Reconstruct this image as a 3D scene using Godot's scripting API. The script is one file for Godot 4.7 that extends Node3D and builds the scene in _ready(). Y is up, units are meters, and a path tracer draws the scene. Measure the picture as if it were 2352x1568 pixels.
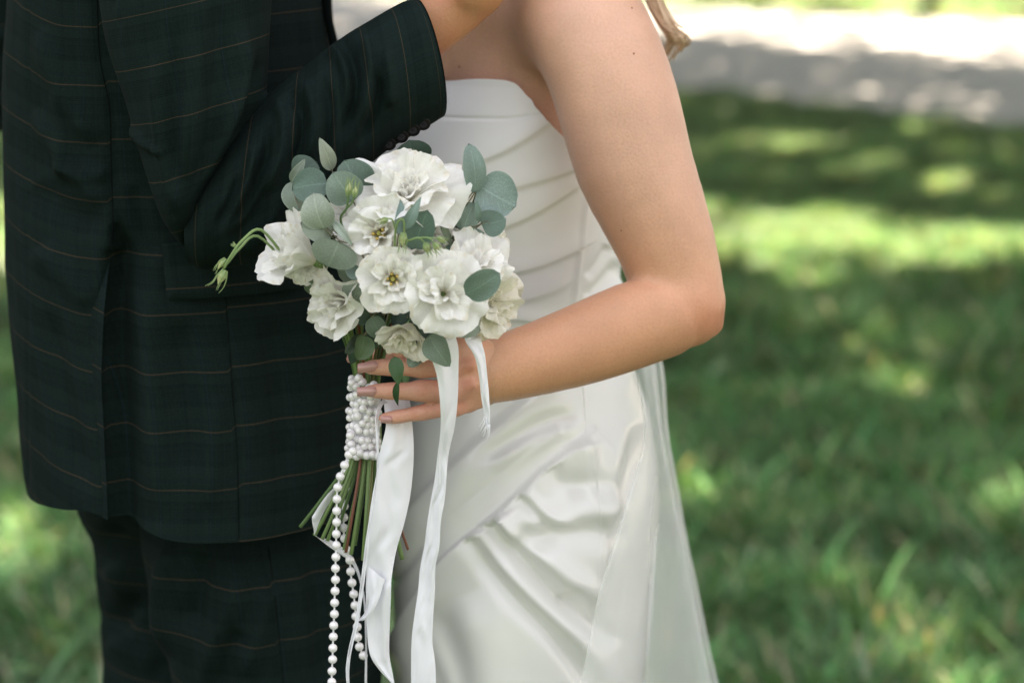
extends Node3D
# ------------------------------------------------------------------ camera frame
const CAM_POS := Vector3(0.0, 1.5, 2.2)
const CAM_AIM := Vector3(0.0, 1.07, 0.0)
const PX := 0.000180070          # tangent of one unit of the tracing grid (2352 x 1568 over the frame)
var cam_basis := Basis.IDENTITY
var M := {}
var taken := {}
var rng := RandomNumberGenerator.new()
var noise := FastNoiseLite.new()

func V(x: float, y: float, z: float) -> Vector3:      # a traced point at world depth z, metres
	var d: Vector3 = cam_basis * Vector3((x - 1176.0) * PX, (784.0 - y) * PX, -1.0)
	return CAM_POS + d * ((z - CAM_POS.z) / d.z)

func VV(p: Vector3) -> Vector3:
	return V(p.x, p.y, p.z)

func back(p: Vector3) -> Vector2:                     # the inverse: world point to the tracing grid
	var q: Vector3 = cam_basis.transposed() * (p - CAM_POS)
	return Vector2(1176.0 - q.x / q.z / PX, 784.0 + q.y / q.z / PX)

func size_at(px: float, z: float) -> float:           # metres of px grid units at depth z
	return px * PX * (CAM_POS.z - z) * 1.019

func lin(r: float, g: float, b: float) -> Color:      # sRGB 0..255 to linear vertex colour
	return Color(r / 255.0, g / 255.0, b / 255.0).srgb_to_linear()

func srgb(r: float, g: float, b: float) -> Color:
	return Color(r / 255.0, g / 255.0, b / 255.0)

# ------------------------------------------------------------------ nodes
func numbered(called: String) -> String:
	var n: int = taken.get(called, 0)
	taken[called] = n + 1
	return called if n == 0 else "%s_%03d" % [called, n]

func tag(o: Node, label: String, category: String = "", group: String = "", kind: String = "") -> Node:
	if label != "": o.set_meta("label", label)
	if category != "": o.set_meta("category", category)
	if group != "": o.set_meta("group", group)
	if kind != "": o.set_meta("kind", kind)
	return o

func thing(called: String, label: String, category: String, at := Vector3.ZERO) -> Node3D:
	var o := Node3D.new()
	o.name = numbered(called)
	add_child(o)
	o.position = at
	tag(o, label, category)
	return o

func holder(called: String, parent: Node) -> Node3D:
	var o := Node3D.new()
	o.name = called
	parent.add_child(o, true)
	return o

func put(called: String, mesh: Mesh, mat: Material, parent: Node = self) -> MeshInstance3D:
	var o := MeshInstance3D.new()
	o.name = called
	o.mesh = mesh
	o.material_override = mat
	parent.add_child(o, true)
	if parent != self:
		var t: Node3D = parent
		var off := Vector3.ZERO
		while t != self:
			off += t.position
			t = t.get_parent()
		o.position = -off       # meshes are built in world coordinates
	return o

# ------------------------------------------------------------------ meshes
func grid(nu: int, nv: int, pos: PackedVector3Array, uv: PackedVector2Array, col: PackedColorArray, flip := false, wrap := false) -> ArrayMesh:
	# rows of nu+1 points, nv+1 rows; normals from neighbours
	var w := nu + 1
	var nor := PackedVector3Array()
	nor.resize(pos.size())
	for j in nv + 1:
		var j0 := maxi(j - 1, 0)
		var j1 := mini(j + 1, nv)
		for i in w:
			var i0 := i - 1
			var i1 := i + 1
			if i0 < 0: i0 = nu - 1 if wrap else 0
			if i1 > nu: i1 = 1 if wrap else nu
			var pu := pos[j * w + i1] - pos[j * w + i0]
			var pv := pos[j1 * w + i] - pos[j0 * w + i]
			var n := pv.cross(pu)
			nor[j * w + i] = (-n if flip else n).normalized() if n.length_squared() > 1e-20 else Vector3.UP
	var idx := PackedInt32Array()
	idx.resize(nu * nv * 6)
	var k := 0
	for j in nv:
		for i in nu:
			var a := j * w + i
			var b := a + 1
			var c := a + w
			var d := c + 1
			if flip:
				idx[k] = a; idx[k + 1] = c; idx[k + 2] = b; idx[k + 3] = b; idx[k + 4] = c; idx[k + 5] = d
			else:
				idx[k] = a; idx[k + 1] = b; idx[k + 2] = c; idx[k + 3] = b; idx[k + 4] = d; idx[k + 5] = c
			k += 6
	return make(pos, nor, uv, col, idx)

func make(pos: PackedVector3Array, nor: PackedVector3Array, uv: PackedVector2Array, col: PackedColorArray, idx: PackedInt32Array) -> ArrayMesh:
	var arr := []
	arr.resize(Mesh.ARRAY_MAX)
	arr[Mesh.ARRAY_VERTEX] = pos
	arr[Mesh.ARRAY_NORMAL] = nor
	if uv.size() == pos.size(): arr[Mesh.ARRAY_TEX_UV] = uv
	if col.size() == pos.size(): arr[Mesh.ARRAY_COLOR] = col
	arr[Mesh.ARRAY_INDEX] = idx
	var m := ArrayMesh.new()
	m.add_surface_from_arrays(Mesh.PRIMITIVE_TRIANGLES, arr)
	return m

func key(rows: Array, t: float) -> PackedFloat32Array:
	# Catmull-Rom through rows whose first number is the parameter
	var n := rows.size()
	var i := 0
	while i < n - 2 and t > rows[i + 1][0]: i += 1
	var a: Array = rows[maxi(i - 1, 0)]
	var b: Array = rows[i]
	var c: Array = rows[i + 1]
	var d: Array = rows[mini(i + 2, n - 1)]
	var f: float = clampf((t - b[0]) / (c[0] - b[0]), 0.0, 1.0)
	var out := PackedFloat32Array()
	for k in range(1, b.size()):
		var m0: float = (c[k] - a[k]) * 0.5 if i > 0 else c[k] - b[k]
		var m1: float = (d[k] - b[k]) * 0.5 if i < n - 2 else c[k] - b[k]
		var f2 := f * f
		var f3 := f2 * f
		out.append((2 * f3 - 3 * f2 + 1) * b[k] + (f3 - 2 * f2 + f) * m0 + (-2 * f3 + 3 * f2) * c[k] + (f3 - f2) * m1)
	return out

# folds: [kind, width, width on the other side, height in mm, x, y, x, y ...]; kind 0 tapers at both ends, 1 does not
func folds(list: Array) -> Array:
	var out := []
	for s in list:
		var pts := PackedVector2Array()
		for i in range(4, s.size(), 2): pts.append(Vector2(s[i], s[i + 1]))
		if pts.size() > 2:      # smooth the traced line
			var sm := PackedVector2Array()
			for i in pts.size() - 1:
				var p0 := pts[maxi(i - 1, 0)]
				var p3 := pts[mini(i + 2, pts.size() - 1)]
				for q in 4: sm.append(pts[i].cubic_interpolate(pts[i + 1], p0, p3, q / 4.0))
			sm.append(pts[pts.size() - 1])
			pts = sm
		var r := Rect2(pts[0], Vector2.ZERO)
		for p in pts: r = r.expand(p)
		r = r.grow(maxf(s[1], s[2]) * 2.6)
		out.append([s[0], s[1], s[2], s[3] * 0.001, pts, r])
	return out

func relief(list: Array, p: Vector2) -> float:
	var h := 0.0
	for s in list:
		var r: Rect2 = s[5]
		if not r.has_point(p): continue
		var pts: PackedVector2Array = s[4]
		var best := 1e12
		var side := 1.0
		var along := 0.0
		var n := pts.size() - 1
		for i in n:
			var a := pts[i]
			var e := pts[i + 1] - a
			var t := clampf((p - a).dot(e) / e.length_squared(), 0.0, 1.0)
			var d := p - a - e * t
			var l := d.length_squared()
			if l < best:
				best = l
				side = signf(e.cross(p - a))
				along = (i + t) / n
		var w: float = s[1] if side < 0 else s[2]
		var g := exp(-best / (w * w))
		if s[0] == 0: g *= smoothstep(0.0, 0.25, along) * smoothstep(0.0, 0.25, 1.0 - along)
		elif s[0] == 3: g *= smoothstep(0.0, 0.16, along)
		elif s[0] == 2: g *= smoothstep(0.0, 0.05, along) * smoothstep(0.0, 0.35, 1.0 - along)
		h += s[3] * g
	return h

# a closed ring loft. rows: [y, xl, xr, zc, dz, tilt]; pleat list in grid units
func loft(rows: Array, y0: float, y1: float, nu: int, nv: int, fl: Array, opt := {}) -> ArrayMesh:
	var pos := PackedVector3Array()
	var uv := PackedVector2Array()
	var col := PackedColorArray()
	var rep: float = opt.get("rep", 0.049)
	var has_top: bool = opt.has("top")
	var pw: float = opt.get("square", 1.0)
	var wob: float = opt.get("wobble", 0.0)
	var sag: float = opt.get("sag", 0.0)
	var seams: Array = opt.get("seams", [])
	var lift: float = opt.get("lift", 0.0)
	for j in nv + 1:
		for i in nu + 1:
			# finer steps on the near side
			var f := float(i) / nu
			var ph := -PI * 0.5 + (f / 0.75) * PI if f < 0.75 else PI * 0.5 + (f - 0.75) / 0.25 * PI
			var sn := sin(ph)
			var cs := cos(ph)
			var ys := y0
			if has_top:
				var top: Callable = opt["top"]
				var k0 := key(rows, y0)
				for it in 4:
					k0 = key(rows, ys)
					var e0 := V(k0[0], ys, k0[2])
					var e1 := V(k0[1], ys, k0[2])
					var q0 := back((e0 + e1) * 0.5 + (e1 - e0) * 0.5 * sn + Vector3(0, 0, k0[3] * cs))
					ys += top.call(q0.x, cs) - q0.y
			var y := lerpf(ys, y1 - lift * smoothstep(0.1, -0.55, sn) * clampf((1.0 + sn) / 0.45, 0.0, 1.0) * maxf(signf(cs), 0.0), float(j) / nv)
			var k := key(rows, y)
			var zc := k[2]
			var dz := k[3]
			var tilt := k[4] * sn
			var a := V(k[0], y + tilt, zc)
			var b := V(k[1], y + tilt, zc)
			var sx := signf(sn) * pow(absf(sn), pw)
			var cz := signf(cs) * pow(absf(cs), pw)
			var p := (a + b) * 0.5 + (b - a) * 0.5 * sx + Vector3(0, 0, dz * cz)
			var n := Vector3(sn * dz, 0, cs * (b - a).length() * 0.5).normalized()
			var uvp := Vector2(ph * (dz + (b - a).length() * 0.5) * 0.5 / rep, (sag * smoothstep(-0.4, -1.0, sn) - p.y) / rep)
			if cs > -0.3:
				p += n * relief(fl, back(p))
				if wob > 0: p += n * wob * (noise.get_noise_3d(p.x * 60.0, p.y * 34.0, p.z * 60.0) + 0.5 * noise.get_noise_3d(p.x * 170.0 + 50.0, p.y * 90.0, p.z * 170.0))
			for sm in seams:
				var q := back(p)
				if cs > 0.0 and q.x > key(sm, q.y)[0]: uvp += Vector2(0.31, 0.075)
			pos.append(p)
			uv.append(uvp)
	last_surface = pos
	return grid(nu, nv, pos, uv, col, false, true)

var last_surface := PackedVector3Array()

# a stitched seam: a thin cord lying on the surface made last, along a traced line
func seam(called: String, parent: Node, line: Array, r: float, mat: Material, out := 0.0) -> void:
	var flat := PackedVector2Array()
	for p in last_surface: flat.append(back(p))
	var pts := PackedVector3Array()
	var rad := PackedFloat32Array()
	var keyed := []
	for i in line.size(): keyed.append([float(i), line[i][0], line[i][1]])
	var n := (line.size() - 1) * 5
	for i in n + 1:
		var k := key(keyed, i / 5.0)
		var want := Vector2(k[0], k[1])
		var z := 0.0
		var wsum := 0.0
		for j in flat.size():
			if absf(flat[j].x - want.x) > 9.0 or absf(flat[j].y - want.y) > 9.0 or last_surface[j].z < -0.02: continue
			var w := 1.0 / (flat[j].distance_squared_to(want) + 0.5)
			z += last_surface[j].z * w
			wsum += w
		if wsum <= 0.0: continue
		pts.append(V(want.x, want.y, z / wsum + out))
		rad.append(r)
	if pts.size() > 2: put(called, tube(pts, rad, 6, true, 2), mat, parent)

# a tube whose rings are given by their two traced edges. rows: [t, xa, ya, xb, yb, z, dz, bulge]
func sleeve(rows: Array, nu: int, nv: int, fl: Array, opt := {}) -> ArrayMesh:
	var pos := PackedVector3Array()
	var uv := PackedVector2Array()
	var rep: float = opt.get("rep", 0.049)
	var vlen: float = opt.get("length", 0.3)
	var v0: float = opt.get("v0", 0.0)
	var hem: float = opt.get("hem", 0.0)
	var tmax: float = rows[rows.size() - 1][0]
	for j in nv + 1:
		var t := tmax * j / nv
		var tt := t
		var inside := 0.0
		if hem > 0 and j > nv - 4:        # the last rows turn into the opening
			tt = tmax * (nv - 4.0) / nv
			tt = tmax
			inside = (j - (nv - 3)) * hem
		var k := key(rows, minf(tt, tmax))
		var a := V(k[0], k[1], k[4])
		var b := V(k[2], k[3], k[4])
		var k2 := key(rows, minf(tt + 0.02 * tmax, tmax))
		var k1 := key(rows, maxf(tt - 0.02 * tmax, 0.0))
		var ax := (V(k2[0], k2[1], k2[4]) + V(k2[2], k2[3], k2[4]) - V(k1[0], k1[1], k1[4]) - V(k1[2], k1[3], k1[4])).normalized()
		var half := (b - a) * 0.5
		var mid := (a + b) * 0.5
		for i in nu + 1:
			var ph := TAU * i / nu - PI * 0.5
			var sn := sin(ph)
			var cs := cos(ph)
			var r := 1.0 - inside / maxf(half.length(), 0.01) * 0.35
			var p := mid + half * sn * r + Vector3(0, 0, k[5] * cs * r) + ax * (size_at(k[6], 0.2) * cs - inside)
			var n := (half.normalized() * sn * k[5] + Vector3(0, 0, cs * half.length())).normalized()
			uv.append(Vector2(ph * (k[5] + half.length()) * 0.5 / rep, (v0 + vlen * t / tmax) / rep))
			if cs > -0.4 and inside <= 0.0: p += n * relief(fl, back(p))
			pos.append(p)
	return grid(nu, nv, pos, uv, PackedColorArray(), opt.get("flip", true), true)

# round tube through points; rad per point
func tube(pts: PackedVector3Array, rad: PackedFloat32Array, nu := 8, cap := true, smooth := 4, col := PackedColorArray(), squash := Vector3.ONE) -> ArrayMesh:
	var path := PackedVector3Array()
	var rr := PackedFloat32Array()
	var cc := PackedColorArray()
	var n := pts.size()
	for i in n - 1:
		for q in smooth:
			var f := float(q) / smooth
			path.append(pts[i].cubic_interpolate(pts[i + 1], pts[maxi(i - 1, 0)], pts[mini(i + 2, n - 1)], f))
			rr.append(lerpf(rad[i], rad[i + 1], f))
			if col.size(): cc.append(col[i].lerp(col[i + 1], f))
	path.append(pts[n - 1])
	rr.append(rad[n - 1])
	if col.size(): cc.append(col[n - 1])
	if cap:
		path.insert(0, path[0])
		rr.insert(0, rr[0] * 0.05)
		path.append(path[path.size() - 1])
		rr.append(rr[rr.size() - 1] * 0.05)
		if col.size():
			cc.insert(0, cc[0])
			cc.append(cc[cc.size() - 1])
	var pos := PackedVector3Array()
	var uv := PackedVector2Array()
	var out := PackedColorArray()
	var m := path.size()
	var side := Vector3.ZERO
	var run := 0.0
	for j in m:
		var t := (path[mini(j + 1, m - 1)] - path[maxi(j - 1, 0)]).normalized()
		if t == Vector3.ZERO: t = Vector3.UP
		if side == Vector3.ZERO: side = t.cross(Vector3(0.3, 0.2, 0.93)).normalized()
		side = (side - t * side.dot(t)).normalized()
		var up := t.cross(side)
		if j > 0: run += path[j].distance_to(path[j - 1])
		for i in nu + 1:
			var a := TAU * i / nu
			pos.append(path[j] + (side * cos(a) + up * sin(a)) * rr[j] * squash)
			uv.append(Vector2(float(i) / nu, run * 20.0))
			if col.size(): out.append(cc[j])
	return grid(nu, m - 1, pos, uv, out, true, true)

# ------------------------------------------------------------------ bodies: chains of round bones joined smoothly, meshed by surface nets
# chain: [join radius mm, z squash, [x, y, z, r(px)], ...]
func flesh(chains: Array, cell: float, col: Callable, smooth_passes := 2) -> Array:
	var segs := []
	var lo := Vector3.ONE * 1e9
	var hi := -lo
	for c in chains:
		var pts := PackedVector3Array()
		var rr := PackedFloat32Array()
		var n: int = c.size() - 2
		for i in n:
			var q: Array = c[i + 2]
			pts.append(V(q[0], q[1], q[2]))
			rr.append(size_at(q[3], q[2]))
		var sp := PackedVector3Array()
		var sr := PackedFloat32Array()
		for i in n - 1:
			var parts := maxi(1, int(pts[i].distance_to(pts[i + 1]) / 0.018))
			for q in parts:
				var f := float(q) / parts
				sp.append(pts[i].cubic_interpolate(pts[i + 1], pts[maxi(i - 1, 0)], pts[mini(i + 2, n - 1)], f))
				sr.append(cubic_interpolate(rr[i], rr[i + 1], rr[maxi(i - 1, 0)], rr[mini(i + 2, n - 1)], f))
		sp.append(pts[n - 1])
		sr.append(rr[n - 1])
		segs.append([c[0] * 0.001, c[1], sp, sr])
		for i in sp.size():
			var e := Vector3(sr[i], sr[i], sr[i] / c[1])
			lo = lo.min(sp[i] - e)
			hi = hi.max(sp[i] + e)
	lo -= Vector3.ONE * cell * 3
	hi += Vector3.ONE * cell * 3
	var nx := int((hi.x - lo.x) / cell) + 1
	var ny := int((hi.y - lo.y) / cell) + 1
	var nz := int((hi.z - lo.z) / cell) + 1
	var f := PackedFloat32Array()
	f.resize(nx * ny * nz)
	f.fill(1.0)
	for s in segs:
		var k: float = s[0]
		var sq: float = s[1]
		var sp: PackedVector3Array = s[2]
		var sr: PackedFloat32Array = s[3]
		var g := PackedFloat32Array()
		g.resize(f.size())
		g.fill(1.0)
		var m := k + cell * 2.5
		for i in sp.size() - 1:
			var a := sp[i]
			var b := sp[i + 1]
			var e := b - a
			e.z *= sq
			var inv := 1.0 / maxf(e.length_squared(), 1e-12)
			var ra := sr[i]
			var dr := sr[i + 1] - ra
			var rm := maxf(ra, ra + dr) + m
			var x0 := maxi(0, int((minf(a.x, b.x) - rm - lo.x) / cell))
			var x1 := mini(nx - 1, int((maxf(a.x, b.x) + rm - lo.x) / cell) + 1)
			var y0 := maxi(0, int((minf(a.y, b.y) - rm - lo.y) / cell))
			var y1 := mini(ny - 1, int((maxf(a.y, b.y) + rm - lo.y) / cell) + 1)
			var z0 := maxi(0, int((minf(a.z, b.z) - rm / sq - lo.z) / cell))
			var z1 := mini(nz - 1, int((maxf(a.z, b.z) + rm / sq - lo.z) / cell) + 1)
			for z in range(z0, z1 + 1):
				var pz := (lo.z + z * cell - a.z) * sq
				for y in range(y0, y1 + 1):
					var py := lo.y + y * cell - a.y
					var at := (z * ny + y) * nx
					for x in range(x0, x1 + 1):
						var px := lo.x + x * cell - a.x
						var t := clampf((px * e.x + py * e.y + pz * e.z) * inv, 0.0, 1.0)
						var dx := px - e.x * t
						var dy := py - e.y * t
						var dzz := pz - e.z * t
						var d := sqrt(dx * dx + dy * dy + dzz * dzz) - ra - dr * t
						if d < g[at + x]: g[at + x] = d
		for i in f.size():
			var b := g[i]
			if b >= 1.0: continue
			var a := f[i]
			if a >= 1.0:
				f[i] = b
			else:
				var h := maxf(k - absf(a - b), 0.0) / k
				f[i] = minf(a, b) - h * h * k * 0.25
	# surface nets
	var id := {}
	var pos := PackedVector3Array()
	var nxy := nx * ny
	var corner := [0, 1, nx, nx + 1, nxy, nxy + 1, nxy + nx, nxy + nx + 1]
	var edges := [[0, 1], [2, 3], [4, 5], [6, 7], [0, 2], [1, 3], [4, 6], [5, 7], [0, 4], [1, 5], [2, 6], [3, 7]]
	for z in nz - 1:
		for y in ny - 1:
			for x in nx - 1:
				var o := z * nxy + y * nx + x
				var neg := f[o] < 0
				if (f[o + 1] < 0) == neg and (f[o + nx] < 0) == neg and (f[o + nx + 1] < 0) == neg and (f[o + nxy] < 0) == neg and (f[o + nxy + 1] < 0) == neg and (f[o + nxy + nx] < 0) == neg and (f[o + nxy + nx + 1] < 0) == neg: continue
				var sum := Vector3.ZERO
				var cnt := 0
				for e in edges:
					var ea: int = e[0]
					var eb: int = e[1]
					var va := f[o + corner[ea]]
					var vb := f[o + corner[eb]]
					if (va < 0) != (vb < 0):
						var t := va / (va - vb)
						sum += Vector3(ea & 1, (ea >> 1) & 1, ea >> 2).lerp(Vector3(eb & 1, (eb >> 1) & 1, eb >> 2), t)
						cnt += 1
				id[o] = pos.size()
				pos.append(lo + (Vector3(x, y, z) + sum / cnt) * cell)
	var idx := PackedInt32Array()
	for o in id:
		var neg: bool = f[o] < 0
		for ax in 3:
			var st: int = [1, nx, nxy][ax]
			if (f[o + st] < 0) == neg: continue
			var u: int = [nx, nxy, 1][ax]
			var w: int = [nxy, 1, nx][ax]
			if not (id.has(o - u) and id.has(o - w) and id.has(o - u - w)): continue
			var a: int = id[o]
			var b: int = id[o - u]
			var c: int = id[o - u - w]
			var d: int = id[o - w]
			if neg:
				idx.append_array([a, c, b, a, d, c])
			else:
				idx.append_array([a, b, c, a, c, d])
	# relax a little
	for pass_no in smooth_passes * 2:
		var acc := PackedVector3Array()
		acc.resize(pos.size())
		var num := PackedFloat32Array()
		num.resize(pos.size())
		for i in range(0, idx.size(), 3):
			var a := idx[i]
			var b := idx[i + 1]
			var c := idx[i + 2]
			acc[a] += pos[b] + pos[c]
			acc[b] += pos[a] + pos[c]
			acc[c] += pos[a] + pos[b]
			num[a] += 2; num[b] += 2; num[c] += 2
		var w := 0.55 if pass_no % 2 == 0 else -0.57
		for i in pos.size():
			if num[i] > 0: pos[i] = pos[i].lerp(acc[i] / num[i], w)
	var nor := PackedVector3Array()
	nor.resize(pos.size())
	for i in range(0, idx.size(), 3):
		var a := pos[idx[i]]
		var n := (pos[idx[i + 2]] - a).cross(pos[idx[i + 1]] - a)
		nor[idx[i]] += n
		nor[idx[i + 1]] += n
		nor[idx[i + 2]] += n
	var cols := PackedColorArray()
	var uv := PackedVector2Array()
	for i in pos.size():
		nor[i] = nor[i].normalized()
		cols.append(col.call(pos[i], nor[i]))
		uv.append(Vector2(pos[i].x * 10.0, pos[i].y * 10.0))
	return [pos, nor, uv, cols, idx]

func join_bodies(list: Array) -> ArrayMesh:
	var pos := PackedVector3Array()
	var nor := PackedVector3Array()
	var uv := PackedVector2Array()
	var col := PackedColorArray()
	var idx := PackedInt32Array()
	for b in list:
		var base := pos.size()
		pos.append_array(b[0])
		nor.append_array(b[1])
		uv.append_array(b[2])
		col.append_array(b[3])
		for i in b[4]: idx.append(i + base)
	return make(pos, nor, uv, col, idx)

# ------------------------------------------------------------------ setting
const SUN := Vector3(0.36, 0.83, -0.56)
var lit_polys := []
var road_far := []
var road_near := []

func G(x: float, y: float) -> Vector3:                # where a traced point meets the lawn
	var d: Vector3 = cam_basis * Vector3((x - 1176.0) * PX, (784.0 - y) * PX, -1.0)
	return CAM_POS + d * (-CAM_POS.y / d.y)

func setup_view() -> void:
	var cam := Camera3D.new()
	cam.name = "camera"
	add_child(cam)
	cam.look_at_from_position(CAM_POS, CAM_AIM, Vector3.UP)
	cam_basis = cam.transform.basis
	var att := CameraAttributesPhysical.new()
	att.frustum_focal_length = 85.0
	att.exposure_aperture = 4.0
	att.frustum_focus_distance = 1.935
	cam.attributes = att
	cam.fov = rad_to_deg(2.0 * atan(0.28235 / 2.0))
	cam.near = 0.05
	cam.far = 400.0
	var we := WorldEnvironment.new()
	we.name = "world_environment"
	var e := Environment.new()
	var sm := ProceduralSkyMaterial.new()
	sm.sky_top_color = srgb(244, 245, 255)
	sm.sky_horizon_color = srgb(174, 172, 176)
	sm.sky_curve = 0.45
	sm.sky_energy_multiplier = 0.55
	sm.ground_energy_multiplier = 0.55
	sm.ground_bottom_color = srgb(70, 84, 60)
	sm.ground_horizon_color = srgb(150, 160, 140)
	var sky := Sky.new()
	sky.sky_material = sm
	e.background_mode = Environment.BG_SKY
	e.sky = sky
	e.tonemap_mode = Environment.TONE_MAPPER_LINEAR
	e.tonemap_exposure = 7.9
	e.sdfgi_enabled = true
	e.ssao_enabled = true
	e.ssil_enabled = true
	we.environment = e
	add_child(we)
	var sun := DirectionalLight3D.new()
	sun.name = "sun"
	add_child(sun)
	sun.look_at_from_position(SUN * 30.0, Vector3.ZERO, Vector3.UP)
	sun.light_energy = 1.6
	sun.light_color = Color(1.0, 0.93, 0.83)
	sun.light_angular_distance = 0.5
	sun.shadow_enabled = true

func noise_tex(freq: float, ramp: Array, size := 512, seed_no := 1, octaves := 4, normal := false) -> NoiseTexture2D:
	var t := NoiseTexture2D.new()
	var n := FastNoiseLite.new()
	n.noise_type = FastNoiseLite.TYPE_SIMPLEX_SMOOTH
	n.seed = seed_no
	n.frequency = freq
	n.fractal_octaves = octaves
	t.noise = n
	t.width = size
	t.height = size
	t.seamless = true
	if normal:
		t.as_normal_map = true
		t.bump_strength = 4.0
	if ramp.size():
		var g := Gradient.new()
		var off := PackedFloat32Array()
		var cs := PackedColorArray()
		for i in ramp.size():
			off.append(float(i) / (ramp.size() - 1))
			cs.append(ramp[i])
		g.offsets = off
		g.colors = cs
		t.color_ramp = g
	return t

func std(c: Color, rough := 0.8, spec := 0.5) -> StandardMaterial3D:
	var m := StandardMaterial3D.new()
	m.albedo_color = c
	m.roughness = rough
	m.metallic_specular = spec
	return m

func vcol(rough := 0.8, spec := 0.5) -> StandardMaterial3D:
	var m := std(Color.WHITE, rough, spec)
	m.vertex_color_use_as_albedo = true
	return m

func build_setting() -> void:
	for q in [
		[-200, 478, 300, 482, 900, 480, 1650, 478, 1760, 488, 1950, 500, 2060, 524, 2500, 545, 2500, 648, 2352, 650, 2160, 630, 2010, 660, 1900, 694, 1780, 668, 1650, 636, 900, 660, 60, 690, -200, 690],
		[1690, 338, 1770, 326, 1850, 334, 1900, 322, 1930, 340, 1830, 372, 1740, 372],
		[1850, 392, 1960, 384, 2050, 400, 1960, 424, 1870, 420],
		[2080, 440, 2160, 424, 2290, 444, 2260, 478, 2140, 480],
		[2030, 292, 2090, 284, 2150, 312, 2080, 330],
		[1640, 800, 1700, 760, 1790, 752, 1880, 786, 1850, 826, 1760, 842, 1680, 846],
		[2200, 1030, 2300, 1010, 2420, 1040, 2330, 1065],
		[-60, 1270, 40, 1262, 50, 1330, 10, 1400, -60, 1390],
		[1740, 1372, 1790, 1345, 1960, 1362, 2010, 1390, 1900, 1420, 1800, 1410]]:
		var pts := PackedVector2Array()
		for i in range(0, q.size(), 2): pts.append(Vector2(q[i], q[i + 1]))
		lit_polys.append(pts)
	# the lawn: one sheet out to the horizon
	var soil := std(Color.WHITE, 0.95, 0.2)
	soil.albedo_texture = noise_tex(0.02, [srgb(54, 66, 46), srgb(70, 84, 58), srgb(86, 98, 70)], 512, 3)
	soil.uv1_triplanar = true
	soil.uv1_world_triplanar = true
	soil.uv1_scale = Vector3.ONE * 0.5
	var pm := PlaneMesh.new()
	pm.size = Vector2(600, 600)
	tag(put("ground", pm, soil), "green park lawn running back to the pale road", "", "", "structure")
	# the road, a straight pale strip across the lawn
	var na := G(1565, 207)
	var nb := G(2303, 296)
	var fa := G(1565, 20)
	var fb := G(2351, 57)
	var dir := (nb - na).normalized()
	var dir2 := (fb - fa).normalized()
	road_near = [na, dir]
	road_far = [fa, dir2]
	var concrete := std(Color.WHITE, 0.9, 0.3)
	concrete.albedo_texture = noise_tex(0.03, [srgb(204, 199, 197), srgb(218, 214, 212), srgb(226, 223, 221)], 512, 5)
	concrete.uv1_triplanar = true
	concrete.uv1_world_triplanar = true
	concrete.uv1_scale = Vector3.ONE * 0.4
	var rp := PackedVector3Array()
	var ruv := PackedVector2Array()
	for k in [-60.0, -20.0, 0.0, 20.0, 80.0]:
		rp.append(fa + dir2 * k + Vector3(0, 0.006, 0))
		ruv.append(Vector2(k, 0))
	for k in [-60.0, -20.0, 0.0, 20.0, 80.0]:
		rp.append(na + dir * k + Vector3(0, 0.006, 0))
		ruv.append(Vector2(k, 1))
	tag(put("road", grid(4, 1, rp, ruv, PackedColorArray(), false), concrete), "pale concrete park road crossing behind the couple", "", "", "structure")

func on_road(g: Vector3) -> bool:
	var a: Vector3 = g - road_near[0]
	var b: Vector3 = g - road_far[0]
	var d1: Vector3 = road_near[1]
	var d2: Vector3 = road_far[1]
	return a.x * d1.z - a.z * d1.x > 0.0 and b.x * d2.z - b.z * d2.x < 0.0

func lit(g: Vector3) -> bool:
	var p := back(g)
	p += Vector2(noise.get_noise_2d(g.x * 30.0, g.z * 30.0) * 40.0, noise.get_noise_2d(g.z * 30.0 + 90.0, g.x * 30.0) * 22.0)
	var edge := 79.0 + (p.x - 1581.0) * (0.1 if p.x > 1581.0 else 0.11)
	if p.y < edge: return true
	for q in lit_polys:
		if Geometry2D.is_point_in_polygon(p, q): return true
	return false

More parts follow.
